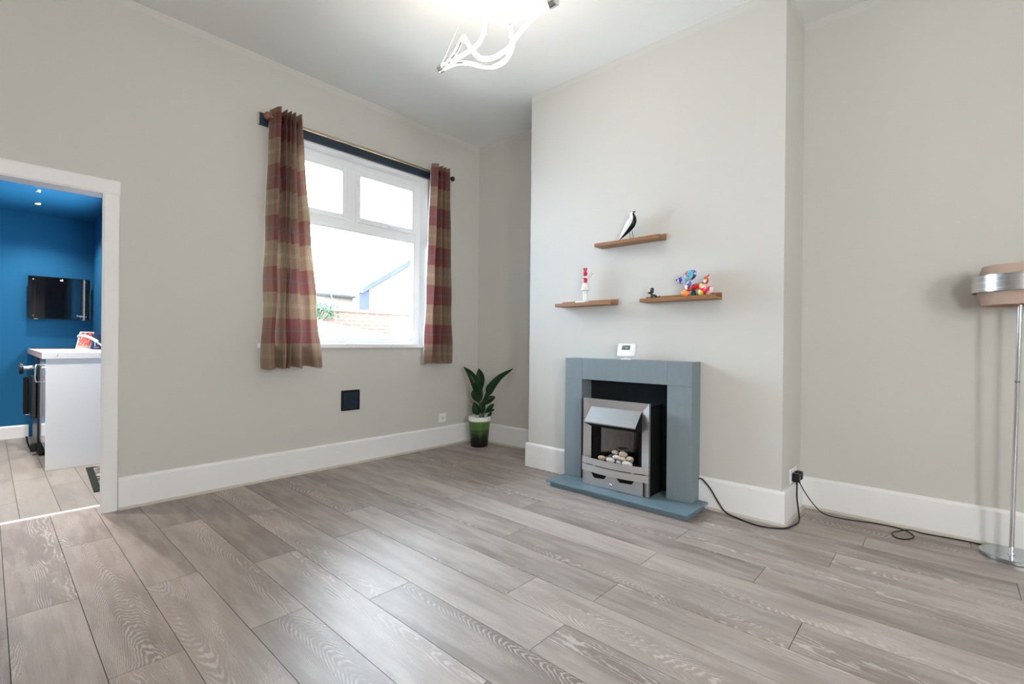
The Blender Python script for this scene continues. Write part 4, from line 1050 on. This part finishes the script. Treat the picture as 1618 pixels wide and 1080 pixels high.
m.set(m.mix(gr, br.outputs[0], (.046, .058, .050, 1)), .95, 0, 0)
bm = new(); box(bm, 2.5, 9.5, 9.0, 9.25, -.15, 1.62); t = obj('brick_wall', bm, m.m); tag(t, 'weathered red brick yard wall outside the window', 'wall')
bm = new(); box(bm, 2.5, 9.5, 8.96, 9.29, 1.62, 1.68, .01, 1); o_ = obj('coping', bm, plain('grey_coping', (.060, .063, .058, 1), .9, 0, 0), t)
# white sloped coping wall in front of the bricks
bm = new(); prism(bm, [(8.40, -.15), (8.95, -.15), (8.95, 1.2), (8.40, 1.2)], 'x', 3.0, 3.02)
bm.free(); bm = new()
prism(bm, [(3.2, -.15), (6.2, -.15), (6.2, 1.08), (5.8, 1.13), (4.1, 1.40), (3.2, 1.52)], 'y', 8.5, 8.75)
tag(obj('rendered_wall', bm, plain('white_render', (.80, .80, .79, 1), .9, 0, .2, .03)), 'white rendered low wall with sloping top in the yard', 'wall')
# shrub
def shrub():
    t = thing('shrub', 'green shrub spilling over the brick wall beside the left curtain', 'shrub', (4.2, 8.7, 1.3))
    rnd = random.Random(5); bm = new()
    for k in range(420):
        a = rnd.uniform(0, 2*PI); r = rnd.random()**.5; b = rnd.uniform(-1, 1)
        p = Vector((4.25+.42*r*math.cos(a), 8.82+.10*r*math.sin(a), 1.60+.20*b*(1-.4*r)))
        n = Vector((rnd.uniform(-1, 1), rnd.uniform(-1, .2), rnd.uniform(-.3, 1))).normalized(); s = n.orthogonal().normalized(); u = n.cross(s); q = rnd.uniform(.02, .04)
        vs = [bm.verts.new(p+s*q*.5*x+u*q*y) for x, y in ((0, -1), (1, -.1), (0, 1), (-1, -.1))]; bm.faces.new(vs)
    obj('foliage', bm, plain('shrub_leaf', (.016, .042, .030, 1), .9, 0, 0, .3, 30), t, auto=1)
    bm = new()
    for k in range(6): tube(bm, [(4.2, 8.86, 1.3), (4.25+rnd.uniform(-.35, .35), 8.82, 1.6+rnd.uniform(0, .15))], .008, 6)
    obj('stem', bm, plain('shrub_stem', (.12, .08, .05, 1), .9), t)
shrub()
# neighbouring house and long low building
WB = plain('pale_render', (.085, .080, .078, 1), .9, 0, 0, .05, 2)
t = thing('house', 'pale gable-ended house with dark roof edge seen through the window', 'house', (12, 18, 0))
def slant(bm, poly, y0, y1, k=.63):
    """extrude an (x,z) outline away along the party-wall direction of the terrace"""
    A = [bm.verts.new((x, y0, z)) for x, z in poly]; B = [bm.verts.new((x+(y1-y0)*k, y1, z)) for x, z in poly]
    bm.faces.new(A); bm.faces.new(B[::-1]); n = len(poly)
    for i in range(n): bm.faces.new((A[i], B[i], B[(i+1) % n], A[(i+1) % n]))
bm = new(); slant(bm, [(9.62, -.15), (14.8, -.15), (14.8, 2.95), (12.2, 4.60), (9.62, 2.95)], 16.0, 22.0); obj('wall', bm, WB, t)
bm = new(); slant(bm, [(9.20, 2.76), (9.25, 2.99), (12.2, 4.86), (12.2, 4.62)], 15.8, 22.2); slant(bm, [(12.2, 4.62), (12.2, 4.86), (15.2, 3.0), (15.2, 2.72)], 15.8, 22.2); obj('roof', bm, plain('slate_roof', (.022, .028, .040, 1), .9, 0, 0, .2, 8), t)
bm = new(); slant(bm, [(9.17, -.15), (9.61, -.15), (9.61, 2.9), (9.17, 2.82)], 15.95, 18.0); lab(obj('shaded_side', bm, plain('painted_side_shade', (.020, .026, .038, 1), .9, 0, 0), t), 'shadowed side of the house, shade put into its colour')  # shadowed house side, its shade painted as a dark colour
for x in (10.45, 11.35):
    bm = new(); box(bm, x-.28, x+.28, 15.96, 16.02, 1.3, 2.6); wf = obj('window_frame', bm, M_upvc, t)
    bm = new(); box(bm, x-.22, x+.22, 15.95, 15.97, 1.36, 2.54); obj('pane', bm, plain('house_glass', (.10, .10, .11, 1), .2), wf)
t = thing('outbuilding', 'long low white building behind the brick yard wall', 'building', (6.5, 18.5, 0))
bm = new(); box(bm, 4.5, 10.2, 18.2, 20.5, -.15, 2.9); obj('wall', bm, WB, t)
bm = new(); prism(bm, [(18.05, 2.88), (19.2, 3.05), (20.7, 2.88), (20.7, 2.80), (18.05, 2.80)], 'x', 4.3, 10.3); obj('roof', bm, plain('grey_roof_edge', (.025, .028, .03, 1), .9, 0, 0), t)
t = thing('vent_pipe', 'thin grey pipe standing against the long low building outside', 'pipe', (9.2, 17.9, 0))
bm = new(); tube(bm, [(9.2, 17.9, -.15), (9.2, 17.9, 2.6), (9.1, 17.9, 2.8), (9.1, 17.9, 3.3)], .03, 8); obj('tube', bm, plain('grey_pipe', (.025, .026, .028, 1), .6), t)
bm = new(); box(bm, 9.24, 9.30, 17.86, 17.94, -.15, 2.5); obj('downpipe', bm, plain('pale_pipe', (.11, .10, .10, 1), .6), t)

# ------------------------------------------------------------------ light
wd = bpy.data.worlds.new('overcast_sky'); scene.world = wd; wd.use_nodes = True
nt = wd.node_tree; nt.nodes.clear()
wo = nt.nodes.new('ShaderNodeOutputWorld'); bg = nt.nodes.new('ShaderNodeBackground')
tc = nt.nodes.new('ShaderNodeTexCoord'); nz = nt.nodes.new('ShaderNodeTexNoise'); nz.inputs['Scale'].default_value = 2
sp = nt.nodes.new('ShaderNodeSeparateXYZ'); nt.links.new(tc.outputs['Generated'], sp.inputs[0])
ad = nt.nodes.new('ShaderNodeMath'); ad.operation = 'MULTIPLY_ADD'; ad.inputs[1].default_value = .3; nt.links.new(nz.outputs[0], ad.inputs[0]); nt.links.new(sp.outputs[1], ad.inputs[2])
rp = nt.nodes.new('ShaderNodeValToRGB'); rp.color_ramp.elements[0].position = .1; rp.color_ramp.elements[1].position = .9
rp.color_ramp.elements[0].color = (.98, .98, .97, 1); rp.color_ramp.elements[1].color = (.77, .885, 1.0, 1)   # whiter cloud on the camera's side, bluer over the yard
nt.links.new(tc.outputs['Generated'], nz.inputs['Vector']); nt.links.new(ad.outputs[0], rp.inputs[0]); nt.links.new(rp.outputs[0], bg.inputs[0]); nt.links.new(bg.outputs[0], wo.inputs[0])
bg.inputs[1].default_value = 14.0

def area(name, loc, direction, sx, sy, power, col=(1, 1, 1), portal=False):
    l = bpy.data.lights.new(name, 'AREA'); l.shape = 'RECTANGLE'; l.size = sx; l.size_y = sy; l.energy = power; l.color = col
    if portal: l.cycles.is_portal = True
    o = bpy.data.objects.new(name, l); COL.objects.link(o); o.location = loc
    o.rotation_euler = Vector(direction).to_track_quat('-Z', 'Y').to_euler(); return o
area('portal_back_window', ((WX0+WX1)/2, YK0+.02, 1.79), (0, -1, 0), WX1-WX0, 1.6, 1, portal=True)
area('portal_added_kitchen_window', (1.01, 5.65, 1.6), (-1, 0, 0), 1.3, 1.0, 1, portal=True)  # samples sky through the added kitchen window
area('portal_added_front_window', ((FX0+FX1)/2, YS-.21, (FZ0+FZ1)/2), (0, 1, 0), FX1-FX0, FZ1-FZ0, 1, portal=True)  # samples sky through the window added behind the camera
area('portal_added_side_window', (XW-.21, (LY0+LY1)/2, (LZ0+LZ1)/2), (1, 0, 0), LY1-LY0, LZ1-LZ0, 1, portal=True)  # samples sky through the added side window
# kitchen downlights (the lit one in view, plus unseen ones added to brighten the kitchen)
for x, y in ((.329, 6.55), (-.7, 6.2), (-.7, 4.9), (.3, 4.9)):
    l = bpy.data.lights.new('downlight', 'SPOT'); l.energy = 55 if y < 5.5 else 22; l.color = (1, .9, .8); l.spot_size = 2.2; l.spot_blend = .8; l.shadow_soft_size = .03
    o = bpy.data.objects.new('downlight', l); COL.objects.link(o); o.location = (x, y, KH-.02)

# ------------------------------------------------------------------ camera
F_ = (math.cos(.7378)*math.cos(-.0015), math.sin(.7378)*math.cos(-.0015), math.sin(-.0015))
f = Vector(F_); r = Vector((math.sin(.7378), -math.cos(.7378), 0)); u = r.cross(f)
ro = .0095; r2 = r*math.cos(ro)+u*math.sin(ro); u2 = -r*math.sin(ro)+u*math.cos(ro)
cam = bpy.data.cameras.new('camera'); co = bpy.data.objects.new('camera', cam); COL.objects.link(co)
mt = Matrix((r2, u2, -f)).transposed().to_4x4(); mt.translation = (0, 0, CH); co.matrix_world = mt
cam.sensor_width = 36; cam.lens = 754.787/1618*36; cam.shift_y = 2.13/1618; cam.clip_start = .02; cam.clip_end = 200
scene.camera = co

scene.view_settings.view_transform = 'Standard'; scene.view_settings.look = 'None'
scene.view_settings.exposure = 1.72; scene.view_settings.gamma = 1; scene.view_settings.use_curve_mapping = False
scene.cycles.use_denoising = True
scene.cycles.max_bounces = 12; scene.cycles.diffuse_bounces = 8; scene.cycles.glossy_bounces = 4; scene.cycles.transparent_max_bounces = 8
scene.cycles.sample_clamp_indirect = 8
scene.cycles.caustics_reflective = False; scene.cycles.caustics_refractive = False
